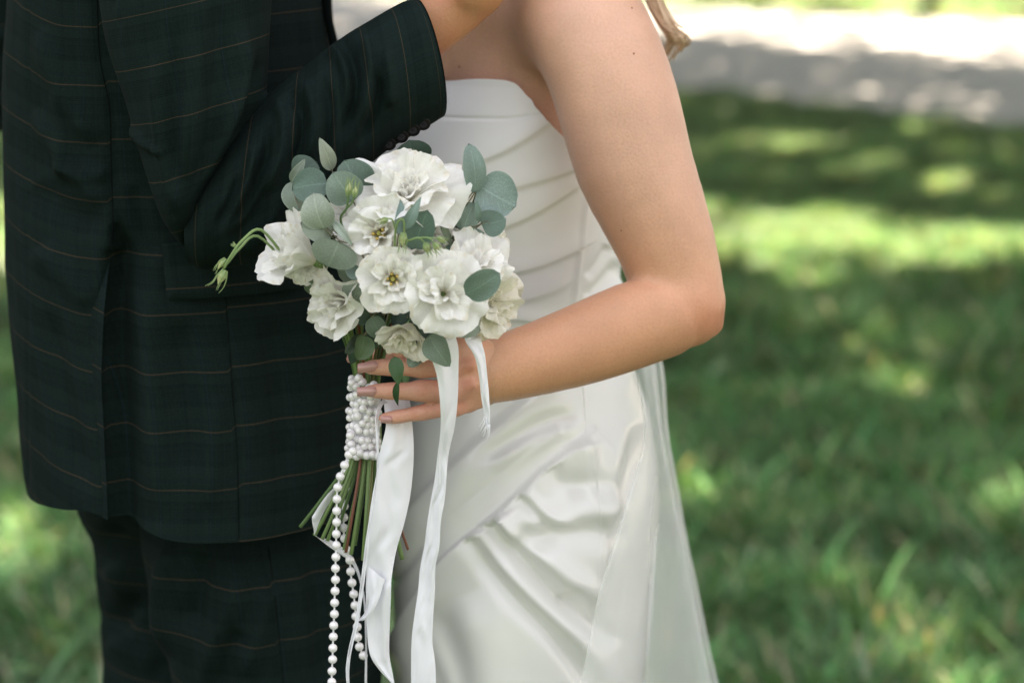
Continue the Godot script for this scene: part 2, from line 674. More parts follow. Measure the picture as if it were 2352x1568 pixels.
func build_grass() -> void:
	# tufts of blades; the near ones finer
	var pos := PackedVector3Array()
	var nor := PackedVector3Array()
	var col := PackedColorArray()
	var idx := PackedInt32Array()
	rng.seed = 11
	for b in 9:
		var a := rng.randf() * TAU
		var o := Vector3(cos(a), 0, sin(a)) * rng.randf_range(0.0, 0.035)
		var l := rng.randf_range(0.055, 0.135)
		var lean := Vector3(cos(a + rng.randf_range(-1, 1)), 0, sin(a + rng.randf_range(-1, 1))) * l * rng.randf_range(0.25, 0.9)
		var across := Vector3(-sin(a), 0, cos(a)).rotated(Vector3.UP, rng.randf_range(-0.8, 0.8)) * rng.randf_range(0.0022, 0.0042)
		var tone := rng.randf_range(0.55, 1.35)
		var dry := rng.randf() < 0.13
		for j in 4:
			var f := j / 3.0
			var c := o + lean * f * f + Vector3.UP * l * (f - 0.25 * f * f)
			var w := across * (1.0 - f * f * 0.95)
			pos.append(c - w)
			pos.append(c + w)
			var n := across.cross(Vector3.UP).normalized() * 0.6 + Vector3.UP * 0.5
			nor.append(n.normalized()); nor.append(n.normalized())
			var cc := lin(112, 168, 106) if not dry else lin(196, 196, 160)
			cc = Color(cc.r * tone, cc.g * tone, cc.b * tone)
			col.append(cc); col.append(cc)
			if j < 3:
				var q := pos.size() - 2
				idx.append_array([q, q + 2, q + 1, q + 1, q + 2, q + 3])
	var tuft := make(pos, nor, PackedVector2Array(), col, idx)
	var gm := vcol(0.42, 0.6)
	gm.backlight = Color(0.84, 0.76, 0.62)
	gm.backlight_enabled = true
	gm.cull_mode = BaseMaterial3D.CULL_DISABLED
	var places := []
	for i in 62000:
		# denser near the camera
		var d := 4.0 * pow(16.5 / 4.0, pow(rng.randf(), 0.75))
		var half := d * 0.2118 * 1.3 + 0.5
		var g := Vector3(rng.randf_range(-half, half), 0, CAM_POS.z - d)
		if on_road(g): continue
		places.append([g, 1.0 if d > 7.5 else 1.35])
	for i in 4200:        # scattered taller tufts close by
		var d := rng.randf_range(4.0, 9.0)
		var half := d * 0.2118 * 1.3 + 0.5
		places.append([Vector3(rng.randf_range(-half, half), 0, CAM_POS.z - d), rng.randf_range(1.6, 2.3)])
	for i in 16000:
		var d := rng.randf_range(22.0, 48.0)
		var half := d * 0.2118 * 1.3
		var g := Vector3(rng.randf_range(-half, half), 0, CAM_POS.z - d)
		if on_road(g): continue
		places.append([g, 2.6])
	var mm := MultiMesh.new()
	mm.transform_format = MultiMesh.TRANSFORM_3D
	mm.use_colors = true
	mm.mesh = tuft
	mm.instance_count = places.size()
	var buf := PackedFloat32Array()
	buf.resize(places.size() * 16)
	for i in places.size():
		var g: Vector3 = places[i][0]
		var sc: float = places[i][1] * rng.randf_range(0.65, 1.15)
		var a := rng.randf() * TAU
		var tall := sc * (0.8 + 0.45 * noise.get_noise_2d(g.x * 60.0, g.z * 60.0))
		var o := i * 16
		buf[o] = cos(a) * sc; buf[o + 1] = 0; buf[o + 2] = sin(a) * sc; buf[o + 3] = g.x
		buf[o + 4] = 0; buf[o + 5] = tall; buf[o + 6] = 0; buf[o + 7] = 0
		buf[o + 8] = -sin(a) * sc; buf[o + 9] = 0; buf[o + 10] = cos(a) * sc; buf[o + 11] = g.z
		var v := 1.0 + 0.75 * noise.get_noise_2d(g.x * 25.0 + 400.0, g.z * 25.0) + 0.5 * noise.get_noise_2d(g.x * 130.0, g.z * 130.0)
		v = maxf(v, 0.3) * rng.randf_range(0.6, 1.5)
		buf[o + 12] = v * rng.randf_range(0.85, 1.2); buf[o + 13] = v; buf[o + 14] = v * rng.randf_range(0.8, 1.1); buf[o + 15] = 1
	mm.buffer = buf
	var mi := MultiMeshInstance3D.new()
	mi.name = "grass"
	mi.multimesh = mm
	mi.material_override = gm
	add_child(mi)
	tag(mi, "soft blurred lawn grass dappled with sunlight", "grass", "", "stuff")

func build_trees() -> void:
	var bark := std(Color.WHITE, 0.95, 0.2)
	bark.albedo_texture = noise_tex(0.04, [srgb(60, 50, 42), srgb(96, 84, 72)], 256, 8)
	bark.uv1_scale = Vector3(2, 1, 1)
	var leafm := vcol(0.6, 0.4)
	leafm.backlight_enabled = true
	leafm.backlight = Color(0.5, 0.65, 0.25)
	leafm.cull_mode = BaseMaterial3D.CULL_DISABLED
	# a slim trunk far off beyond the road
	var far := G(2138, 40)
	var t0 := thing("tree", "slim dark tree trunk in the sunlit grass beyond the road", "tree", far)
	put("trunk", tube(PackedVector3Array([far, far + Vector3(0.02, 1.0, 0), far + Vector3(0.05, 2.6, 0.1), far + Vector3(0.0, 4.6, 0.0)]), PackedFloat32Array([0.085, 0.06, 0.05, 0.02]), 8), bark, t0)
	# leaf spray: five bent leaves
	rng.seed = 21
	var pos := PackedVector3Array()
	var nor := PackedVector3Array()
	var col := PackedColorArray()
	var idx := PackedInt32Array()
	for b in 6:
		var a := TAU * b / 6.0 + rng.randf_range(-0.3, 0.3)
		var d := Vector3(cos(a), rng.randf_range(-0.6, 0.35), sin(a)).normalized()
		var s := d.cross(Vector3.UP).normalized()
		var up := s.cross(d)
		var l := rng.randf_range(0.10, 0.2)
		var q := pos.size()
		for k in [[0.15, 0.0, 0.0], [0.55, 0.42, -0.05], [0.6, 0.0, 0.04], [0.55, -0.42, -0.05], [1.1, 0.0, -0.12]]:
			pos.append(d * l * k[0] * 1.3 + s * l * k[1] + up * l * k[2])
			nor.append(up)
			col.append(lin(70, 96, 44))
		idx.append_array([q, q + 2, q + 1, q, q + 3, q + 2, q + 1, q + 2, q + 4, q + 2, q + 3, q + 4])
	var spray := make(pos, nor, PackedVector2Array(), col, idx)
	var s := SUN.normalized()
	var homes := [Vector3(-4.6, 0, -7.5), Vector3(7.2, 0, -13.5), Vector3(7.0, 0, -5.0)]
	var held := [[], [], []]
	for i in 39000:
		var h := rng.randf_range(4.6, 8.2)
		var g := Vector3(rng.randf_range(-9.0, 9.0), 0, rng.randf_range(-29.0, 4.5))
		var p := g + s * (h / s.y)
		# dense boughs stand between the sun and the couple; elsewhere the crown has its gaps
		var q := p - s * ((p.y - 1.1) / s.y)
		var over := absf(q.x) < 0.9 and absf(q.z) < 1.0
		if not over and lit(g) and rng.randf() > (0.3 if on_road(g) else 0.07): continue
		if not over and not on_road(g) and noise.get_noise_3d(p.x * 22.0, p.y * 22.0, p.z * 22.0) < -0.40: continue
		var best := 0
		for k in 3:
			if p.distance_to(homes[k] + Vector3(0, 6, 0)) < p.distance_to(homes[best] + Vector3(0, 6, 0)): best = k
		held[best].append(p)
	for i in 700:
		var q := Vector3(rng.randf_range(-0.9, 0.9), 1.1, rng.randf_range(-1.0, 1.0))
		held[0].append(q + s * (rng.randf_range(4.2, 6.8) / s.y))
	var said := ["broad leafy park tree overhanging the lawn behind the groom", "tall leafy park tree standing by the road behind the bride", "spreading leafy park tree on the lawn beside the bride"]
	for k in 3:
		var t := thing("tree", said[k], "tree", homes[k])
		var hb: Vector3 = homes[k]
		put("trunk", tube(PackedVector3Array([hb, hb + Vector3(0.05, 1.6, 0), hb + Vector3(0.1, 3.6, -0.1), hb + Vector3(0.0, 6.5, -0.3)]), PackedFloat32Array([0.24, 0.17, 0.14, 0.06]), 10), bark, t)
		var pts: Array = held[k]
		for l in 9:
			var e: Vector3 = pts[(l * 977) % pts.size()]
			var st := hb + Vector3(0.08, 2.9 + 0.35 * l, -0.1)
			put("limb", tube(PackedVector3Array([st, st.lerp(e, 0.5) + Vector3(0, 0.35, 0), e]), PackedFloat32Array([0.07, 0.045, 0.012]), 6), bark, t)
		var mm := MultiMesh.new()
		mm.transform_format = MultiMesh.TRANSFORM_3D
		mm.mesh = spray
		mm.instance_count = pts.size()
		for i in pts.size():
			var b := Basis(Vector3(rng.randf_range(-1, 1), rng.randf_range(-1, 1), rng.randf_range(-1, 1)).normalized(), rng.randf_range(-0.9, 0.9)).rotated(Vector3.UP, rng.randf() * TAU)
			mm.set_instance_transform(i, Transform3D(b.scaled(Vector3.ONE * rng.randf_range(0.8, 1.4)), pts[i] - hb))
		var mi := MultiMeshInstance3D.new()
		mi.name = "crown"
		mi.multimesh = mm
		mi.material_override = leafm
		t.add_child(mi, true)
		tag(mi, "", "", "", "stuff")

# ------------------------------------------------------------------ cloth
func suit_texture() -> ImageTexture:
	# one repeat of a dark green glen check with a rust windowpane line
	var n := 512
	var img := Image.create(n, n, true, Image.FORMAT_RGB8)
	rng.seed = 5
	var slub := PackedFloat32Array()
	for i in 64 * 64: slub.append(rng.randf_range(-3.0, 3.0))
	var warp := PackedFloat32Array()
	for i in 128: warp.append(rng.randf_range(-1.7, 1.7))
	for y in n:
		var fy := y / float(n)
		for x in n:
			var fx := x / float(n)
			var r := 22.0
			var g := 33.0
			var b := 31.0
			# woven threads
			var wv := 1.0 if (x / 5 + y / 5) % 2 == 0 else 0.0
			var k := 3.0 * wv + rng.randf_range(-3.0, 3.0) + slub[(y / 8) * 64 + x / 8] + warp[x / 8] + warp[64 + y / 8]
			# glen check: blocks of close lines
			var bx := fx > 0.30 and fx < 0.70
			var by := fy > 0.22 and fy < 0.62
			if by and (y / 8) % 2 == 0: k -= 4.5 if not bx else 6.5
			if bx and (x / 9) % 2 == 0: k -= 1.5
			r += k; g += k * 1.1; b += k
			# faint blue line down
			if absf(fx - 0.86) < 0.008: r += 4; g += 5; b += 11
			if absf(fy - 0.86) < 0.006: b += 6
			# rust line across
			if absf(fy - 0.02) < 0.0075: r += 40; g += 20; b += 12
			if absf(fx - 0.5) < 0.004 : r += 5; g += 1
			img.set_pixel(x, y, Color(maxf(r, 0) / 255.0, maxf(g, 0) / 255.0, maxf(b, 0) / 255.0))
	img.generate_mipmaps()
	return ImageTexture.create_from_image(img)

func make_materials() -> void:
	var suit := std(Color.WHITE, 0.95, 0.18)
	suit.albedo_texture = suit_texture()
	M.suit = suit
	var dark := std(srgb(10, 17, 16), 0.9, 0.2)
	M.suit_plain = dark
	var satin := std(srgb(238, 237, 235), 0.27, 0.7)
	satin.rim_enabled = true
	satin.rim = 0.2
	M.satin = satin
	var crepe := std(srgb(238, 238, 236), 0.5, 0.4)
	M.crepe = crepe
	var rib := std(srgb(240, 240, 246), 0.35, 0.5)
	rib.backlight_enabled = true
	rib.backlight = Color(0.3, 0.3, 0.3)
	rib.cull_mode = BaseMaterial3D.CULL_DISABLED
	M.ribbon = rib
	var veil := std(Color(0.94, 0.95, 0.94, 0.34), 0.8, 0.2)
	veil.transparency = BaseMaterial3D.TRANSPARENCY_ALPHA
	veil.cull_mode = BaseMaterial3D.CULL_DISABLED
	M.veil = veil
	var skin := vcol(0.43, 0.45)
	skin.subsurf_scatter_enabled = true
	skin.subsurf_scatter_strength = 0.12
	skin.albedo_texture = noise_tex(0.05, [srgb(238, 230, 227), srgb(248, 244, 242), srgb(253, 251, 250), srgb(255, 255, 255)], 512, 33, 5)
	skin.normal_enabled = true
	skin.normal_texture = noise_tex(0.09, [], 256, 31, 3, true)
	skin.normal_scale = 0.14
	skin.uv1_triplanar = true
	skin.uv1_scale = Vector3.ONE * 12.0
	M.skin = skin
	M.nail = std(srgb(196, 150, 144), 0.18, 0.6)
	M.button = std(srgb(17, 16, 16), 0.55, 0.4)

const JACKET := [[-330, 150, 650, -0.02, 0.1, 0], [-250, 60, 720, -0.02, 0.17, 0], [-120, 30, 742, -0.02, 0.2, 0], [0, 25, 752, -0.02, 0.2, 0], [150, 20, 772, -0.02, 0.195, 0], [300, 20, 795, -0.02, 0.19, 0], [450, 22, 815, -0.015, 0.19, 0], [600, 28, 840, -0.01, 0.195, 0], [750, 38, 900, -0.01, 0.205, 2], [900, 52, 925, -0.01, 0.215, 6], [1050, 68, 915, -0.01, 0.222, 4], [1112, 75, 905, -0.01, 0.225, 2], [1135, 78, 902, -0.01, 0.226, 2]]

func jacket_z(x: float, y: float) -> float:
	# near surface of the jacket under a traced point
	var yy := y - 70.0
	for i in 4:
		var k := key(JACKET, clampf(yy, -330, 1135))
		var sn := clampf((x - (k[0] + k[1]) * 0.5) / ((k[1] - k[0]) * 0.5), -0.98, 0.98)
		var cs := sqrt(1.0 - sn * sn)
		yy = y - k[3] * cs * 0.196 / 0.000404 * 1.02
	var kk := key(JACKET, clampf(yy, -330, 1135))
	var s2 := clampf((x - (kk[0] + kk[1]) * 0.5) / ((kk[1] - kk[0]) * 0.5), -0.98, 0.98)
	return kk[2] + kk[3] * sqrt(1.0 - s2 * s2)

func build_groom() -> void:
	var who := thing("person", "groom in a dark green checked suit, arm raised to the bride", "person", V(470, 1240, -0.04) * Vector3(1, 0, 1))
	# ---- jacket
	var jf := folds([
		# back flap of the vent lies over the side panel
		[1, 60, 4, 3.0, 250, 585, 256, 500, 254, 369, 250, 246, 228, 127, 222, -20],
		[1, 3, 3, -2.2, 258, 570, 258, 500, 254, 369, 250, 246, 228, 127, 222, -20],
		[1, 14, 60, -22.0, 260, 1330, 256, 1190, 252, 1040, 246, 870, 246, 720, 254, 640, 258, 590],
		[1, 2.6, 2.6, -1.6, 516, 640, 525, 776, 534, 903, 544, 1043, 546, 1330],
		[1, 3, 3, -1.5, 66, -20, 70, 310, 70, 700, 62, 1150],
		# soft drag folds
		[0, 26, 26, 8.5, 90, 60, 130, 170, 180, 260, 235, 330],
		[0, 22, 22, 6.8, 75, 250, 130, 330, 200, 420, 250, 470],
		[0, 30, 30, -6.8, 80, 420, 130, 470, 190, 500, 250, 520],
		[0, 30, 30, 6.8, 90, 560, 150, 640, 220, 700],
		[0, 26, 26, -6.8, 110, 700, 130, 850, 160, 1000, 190, 1150],
		[0, 34, 34, 7.6, 330, 640, 340, 800, 350, 1000, 360, 1200],
		[0, 40, 40, -6.8, 420, 720, 430, 880, 440, 1100],
		[0, 24, 24, 5.1, 500, 900, 490, 1010, 480, 1180],
		[0, 18, 18, 6.0, 120, 380, 200, 400, 260, 400],
		[0, 16, 16, 4.2, 130, 200, 150, 320, 150, 430],
		[0, 44, 44, -8.5, 640, 720, 650, 900, 660, 1150],
		[0, 20, 20, -5.1, 300, 420, 330, 520, 360, 600]])
	var jacket := holder("jacket", who)
	put("jacket_body", loft(JACKET, -330, 1098, 190, 260, jf, {"wobble": 0.008, "rep": 0.049, "sag": 0.022, "lift": 42.0, "seams": [[[-400, 220], [0, 223], [127, 228], [246, 250], [369, 254], [562, 254], [900, 236], [1400, 250]], [[600, 514], [687, 518], [776, 525], [903, 534], [1043, 544], [1400, 548]]]}), M.suit, jacket)
	seam("seam", jacket, [[516, 660], [525, 776], [534, 903], [544, 1043], [547, 1150], [548, 1238]], 0.0005, M.suit_plain)
	seam("seam", jacket, [[222, -20], [228, 127], [250, 246], [254, 369], [258, 500], [257, 562]], 0.0005, M.suit_plain)
	# the back panel hangs free below the vent and lies over the side panel
	var vent := [[560, 256], [640, 246], [720, 238], [800, 234], [870, 232], [960, 236], [1040, 240], [1120, 244], [1200, 247]]
	var vp := PackedVector3Array()
	var vuv := PackedVector2Array()
	for j in 61:
		for i in 31:
			var u := i / 30.0
			var v := j / 60.0
			var yb := 1111.0 + 83.0 * pow(u, 0.9)
			var y := lerpf(570.0, yb, v)
			var xl := key(JACKET, y)[0] + 26.0
			var x := lerpf(xl, key(vent, y)[0], u)
			var off := 0.004 + (0.003 + 0.016 * smoothstep(0.0, 0.25, v)) * u * u + 0.004 * sin(v * 9.0 + u * 3.0) * u * (1.0 - u)
			var p := V(x, y, jacket_z(x, y) + off)
			vp.append(p)
			var sn := (x - 470.0) / 410.0
			vuv.append(Vector2(u * 1.9, (0.022 * smoothstep(-0.4, -1.0, sn) - p.y) / 0.049))
	put("vent_flap", grid(30, 60, vp, vuv, PackedColorArray()), M.suit, jacket)
	# pocket flap
	var ff := folds([[1, 3, 3, -1.0, 376, 574, 460, 562, 560, 552]])
	var fp := PackedVector3Array()
	var fuv := PackedVector2Array()
	for j in 15:
		for i in 41:
			var u := i / 40.0
			var v := j / 14.0
			var top := Vector2(lerpf(369, 690, u), 560 - u * 34.0)
			var bot := Vector2(lerpf(383, 706, u), 688 + 6.0 * sin(u * PI) - u * 30.0)
			var p := top.lerp(bot, v)
			var edge := minf(minf(u * 320.0, (1.0 - v) * 128.0), 8.0) / 8.0
			fp.append(V(p.x, p.y, jacket_z(p.x, p.y) + 0.004 + 0.0035 * sqrt(edge) + relief(ff, p)))
			fuv.append(Vector2(u * 2.6 + 0.2, v * 1.05 + 0.17))
	put("pocket_flap", grid(40, 14, fp, fuv, PackedColorArray()), M.suit, jacket)
	# ---- near sleeve, upper part hanging from the shoulder
	var us := [[0.0, 300, -330, 520, -330, 0.13, 0.05, 0], [0.10, 205, -200, 640, -290, 0.17, 0.085, 0], [0.3, 228, -20, 632, -110, 0.195, 0.088, 0], [0.45, 247, 96, 622, 8, 0.202, 0.085, 0], [0.6, 288, 222, 614, 140, 0.208, 0.082, 0], [0.7, 312, 306, 606, 226, 0.212, 0.078, 4], [0.8, 341, 402, 560, 330, 0.216, 0.07, 4], [0.9, 374, 492, 494, 446, 0.22, 0.055, 2], [1.0, 414, 556, 440, 552, 0.22, 0.02, 0]]
	var uf := folds([
		[0, 22, 22, 8.6, 455, -60, 452, 103, 440, 260, 424, 430],
		[0, 20, 20, -7.6, 505, 0, 505, 160, 480, 320, 440, 470],
		[0, 18, 18, 8.6, 560, 60, 555, 200, 510, 330, 450, 480],
		[0, 14, 14, -8.6, 590, 120, 565, 260, 500, 390, 450, 500],
		[0, 10, 10, 10.8, 612, 205, 590, 280, 520, 390, 462, 490],
		[0, 16, 16, -6.5, 400, 40, 400, 200, 398, 340, 405, 460],
		[0, 14, 14, 6.5, 350, 120, 362, 260, 385, 400, 410, 500],
		[1, 3, 3, -1.5, 258, 0, 300, 140, 330, 265, 368, 420, 400, 500],
		[0, 9, 9, 4.3, 285, 280, 330, 330, 390, 352]])
	put("upper_sleeve", sleeve(us, 90, 150, uf, {"flip": false, "length": 0.36, "v0": 0.016, "rep": 0.051}), M.suit, jacket)
	# forearm
	var fs := [[0.0, 440, 420, 440, 600, 0.21, 0.05, 0], [0.08, 500, 330, 480, 616, 0.21, 0.062, 0], [0.22, 600, 228, 570, 600, 0.21, 0.066, 4], [0.38, 700, 150, 690, 510, 0.208, 0.063, 10], [0.55, 775, 92, 800, 420, 0.204, 0.06, 18], [0.72, 850, 46, 885, 348, 0.199, 0.056, 26], [0.88, 925, 4, 968, 298, 0.192, 0.054, 32], [1.0, 958, -2, 1016, 268, 0.187, 0.053, 34]]
	var ffo := folds([
		[0, 13, 13, -10.2, 786, 80, 808, 130, 815, 190, 805, 260, 780, 330],
		[0, 12, 12, 9.3, 750, 118, 778, 135, 800, 190, 795, 260],
		[0, 14, 14, 8.5, 830, 80, 850, 130, 850, 200, 830, 290],
		[0, 12, 12, -8.5, 858, 160, 868, 210, 850, 280, 820, 340],
		[0, 14, 14, 6.8, 880, 110, 900, 180, 895, 250],
		[0, 14, 14, 8.5, 690, 180, 715, 240, 722, 310, 705, 380],
		[0, 12, 12, -9.3, 655, 205, 690, 250, 690, 330, 660, 400],
		[0, 13, 13, -8.5, 735, 170, 755, 240, 750, 320, 730, 390],
		[0, 12, 12, 8.5, 625, 222, 650, 280, 645, 360, 610, 440],
		[0, 11, 11, -8.5, 610, 280, 610, 360, 570, 450, 530, 520],
		[0, 12, 12, 7.6, 585, 330, 570, 420, 530, 500],
		[0, 10, 10, -6.8, 545, 400, 530, 460, 490, 530],
		[0, 16, 16, 6.0, 660, 430, 620, 520, 560, 580],
		[0, 16, 16, -6.0, 620, 420, 580, 500, 520, 570]])
	put("lower_sleeve", sleeve(fs, 80, 150, ffo, {"length": 0.29, "v0": 0.03, "hem": 0.006, "rep": 0.044}), M.suit, jacket)
	# cuff buttons in a row along the lower edge
	for q in [[968, 283], [945, 296], [920, 311], [895, 327]]:
		var bp := sleeve_point(fs, q[0], q[1])
		var n := Vector3(0.1, -0.42, 0.9).normalized()
		put("cuff_button", disc(bp + n * 0.0015, n, 0.0058, 0.0018), M.button, jacket)
	# far sleeve seen past the back
	var bs := [[0.0, -60, -200, 200, -200, -0.30, 0.06, 0], [0.4, -60, 0, 120, 0, -0.31, 0.07, 0], [0.75, -40, 160, 60, 170, -0.31, 0.06, 0], [1.0, -10, 300, 40, 290, -0.30, 0.03, 0]]
	var bf := folds([[1, 14, 14, 5.0, -40, 120, 0, 90, 40, 60], [1, 14, 14, 5.0, -40, 190, 0, 170, 40, 140], [1, 14, 14, 5.0, -30, 260, 0, 235, 40, 210]])
	put("sleeve", sleeve(bs, 30, 40, bf, {"flip": false, "length": 0.3}), M.suit, jacket)
	# lapel edge standing proud at the chest
	put("lapel", tube(PackedVector3Array([V(738, -300, 0.0), V(748, -60, 0.02), V(752, 30, 0.02), V(768, 110, 0.02), V(790, 260, 0.02)]), PackedFloat32Array([0.006, 0.005, 0.004, 0.004, 0.003]), 8), M.suit_plain, jacket)
	# ---- trousers
	var tr := holder("trousers", who)
	var near_leg := [[1060, 300, 840, -0.02, 0.15, 10], [1160, 318, 858, 0.0, 0.15, 16], [1260, 330, 884, 0.02, 0.145, 16], [1380, 350, 880, 0.03, 0.135, 10], [1480, 376, 876, 0.03, 0.13, 6], [1568, 398, 872, 0.03, 0.125, 4], [2200, 470, 820, 0.02, 0.10, 0], [3250, 500, 790, 0.0, 0.09, 0]]
	var nf := folds([
		[1, 2.6, 2.6, -1.6, 610, 1200, 624, 1313, 636, 1419, 650, 1580],
		[0, 22, 22, 13.3, 420, 1240, 385, 1300, 372, 1400, 385, 1520],
		[0, 26, 26, -13.3, 470, 1260, 450, 1350, 430, 1450],
		[0, 30, 30, 9.5, 560, 1260, 540, 1370, 500, 1480, 480, 1590],
		[0, 22, 22, -7.6, 560, 1440, 520, 1500, 500, 1600],
		[0, 24, 24, 7.6, 620, 1340, 600, 1440, 560, 1560],
		[0, 30, 30, -9.5, 720, 1260, 740, 1400, 760, 1600]])
	put("trouser_leg", loft(near_leg, 1060, 3250, 110, 170, nf, {"wobble": 0.007, "rep": 0.052, "seams": [[[1100, 604], [1243, 615], [1313, 624], [1419, 636], [1568, 650], [3300, 700]]]}), M.suit, tr)
	seam("seam", tr, [[612, 1225], [624, 1313], [636, 1419], [650, 1568], [660, 1680]], 0.0005, M.suit_plain)
	var far_leg := [[1000, 150, 800, -0.10, 0.16, 0], [1120, 178, 800, -0.10, 0.16, 0], [1165, 194, 800, -0.11, 0.15, 0], [1210, 216, 780, -0.12, 0.14, 0], [1300, 221, 760, -0.13, 0.12, 0], [1400, 232, 740, -0.14, 0.12, 0], [1500, 240, 730, -0.14, 0.12, 0], [1568, 243, 725, -0.14, 0.12, 0], [2200, 300, 680, -0.14, 0.10, 0], [3200, 340, 640, -0.14, 0.09, 0]]
	var fl := folds([
		[0, 20, 20, -13.6, 235, 1200, 290, 1250, 350, 1265],
		[0, 24, 24, 10.2, 250, 1290, 290, 1360, 330, 1440],
		[0, 30, 30, -15.3, 330, 1370, 290, 1410, 240, 1450],
		[0, 24, 24, 8.5, 250, 1460, 300, 1500, 370, 1530]])
	put("trouser_leg", loft(far_leg, 1000, 3200, 80, 130, fl, {"wobble": 0.007, "rep": 0.052}), M.suit, tr)
	# ---- hand
	var tan := func(p: Vector3, _n: Vector3) -> Color:
		var k := 1.0 + 0.22 * noise.get_noise_3d(p.x * 160.0, p.y * 160.0, p.z * 160.0)
		var c := lin(190, 134, 102)
		return Color(c.r * k, c.g * k * (1.0 + 0.2 * noise.get_noise_3d(p.z * 300.0, p.x * 300.0, p.y * 300.0)), c.b * k)
	var hand := flesh([
		[14.0, 1.25, [900, 130, 0.17, 66], [985, 66, 0.172, 66], [1046, 18, 0.172, 64], [1085, -26, 0.17, 70], [1120, -80, 0.165, 66]],
		[9.0, 1.0, [1085, -20, 0.185, 44], [1130, -60, 0.18, 42], [1170, -95, 0.17, 34]],
		[8.0, 1.0, [1120, -20, 0.165, 34], [1148, -60, 0.16, 30], [1180, -110, 0.15, 24], [1200, -150, 0.14, 21], [1215, -190, 0.12, 19]],
		[6.0, 1.0, [1110, -90, 0.17, 28], [1150, -160, 0.165, 23], [1165, -220, 0.15, 20], [1190, -270, 0.13, 18]],
		[6.0, 1.0, [1095, -95, 0.18, 28], [1120, -175, 0.175, 23], [1140, -240, 0.16, 20], [1170, -290, 0.14, 18]],
		[6.0, 1.0, [1075, -90, 0.175, 27], [1085, -165, 0.175, 22], [1110, -235, 0.165, 19], [1140, -285, 0.145, 17]],
		[6.0, 1.0, [1050, -60, 0.15, 27], [1010, -110, 0.14, 24], [1000, -165, 0.13, 21], [1010, -210, 0.12, 19]]], 0.0042, tan)
	put("hand", join_bodies([hand]), M.skin, who)

func sleeve_point(rows: Array, x: float, y: float) -> Vector3:
	# a point on the near face of a sleeve under a traced point
	var best := 1e9
	var out := Vector3.ZERO
	for j in 60:
		var k := key(rows, j / 59.0)
		for i in 33:
			var ph := -PI * 0.5 + PI * i / 32.0
			var a := V(k[0], k[1], k[4])
			var b := V(k[2], k[3], k[4])
			var p := (a + b) * 0.5 + (b - a) * 0.5 * sin(ph) + Vector3(0, 0, k[5] * cos(ph))
			var d := back(p).distance_to(Vector2(x, y))
			if d < best:
				best = d
				out = p
	return out

func disc(at: Vector3, n: Vector3, r: float, h: float) -> ArrayMesh:
	# a small button: raised rim, dished middle
	var s := n.cross(Vector3.UP).normalized()
	var u := s.cross(n)
	var prof := [[1.0, -0.5], [1.0, 0.3], [0.93, 0.5], [0.8, 0.45], [0.7, 0.42], [0.0, 0.4]]
	var pos := PackedVector3Array()
	for q in prof:
		for i in 21:
			var a := TAU * i / 20
			pos.append(at + (s * cos(a) + u * sin(a)) * r * q[0] + n * h * q[1])
	return grid(20, 5, pos, PackedVector2Array(), PackedColorArray(), false, true)

const BODICE := [[60, 985, 1430, -0.035, 0.13, 0], [170, 965, 1440, -0.035, 0.143, 0], [250, 900, 1442, -0.035, 0.153, 0], [330, 838, 1442, -0.035, 0.158, 0], [400, 818, 1440, -0.035, 0.158, 0], [480, 832, 1440, -0.035, 0.153, 0], [560, 868, 1434, -0.035, 0.146, 0], [650, 915, 1424, -0.035, 0.138, 0], [740, 945, 1425, -0.035, 0.138, 0], [800, 945, 1440, -0.035, 0.146, 0], [860, 943, 1462, -0.035, 0.156, 0]]
const SKIRT := [[700, 938, 1424, -0.035, 0.126, 0], [780, 944, 1438, -0.035, 0.134, 0], [850, 942, 1460, -0.035, 0.146, 0], [950, 915, 1490, -0.035, 0.162, 0], [1050, 900, 1506, -0.035, 0.172, 0], [1150, 896, 1512, -0.035, 0.18, 0], [1300, 902, 1500, -0.035, 0.182, 0], [1450, 904, 1490, -0.035, 0.182, 0], [1568, 902, 1486, -0.035, 0.182, 0], [2400, 840, 1600, -0.035, 0.22, 0], [3330, 760, 1800, -0.035, 0.3, 0]]

func bodice_top(x: float, cs: float) -> float:
	if cs < -0.05: return lerpf(345.0, 300.0, clampf(-cs * 2.0, 0, 1)) if x > 1200 else 215.0
	var line := [[880, 192], [1040, 185], [1100, 181], [1160, 184], [1186, 193], [1206, 215], [1224, 244], [1250, 274], [1290, 311], [1320, 344], [1460, 372]]
	return key(line, clampf(x, 880, 1460))[0]

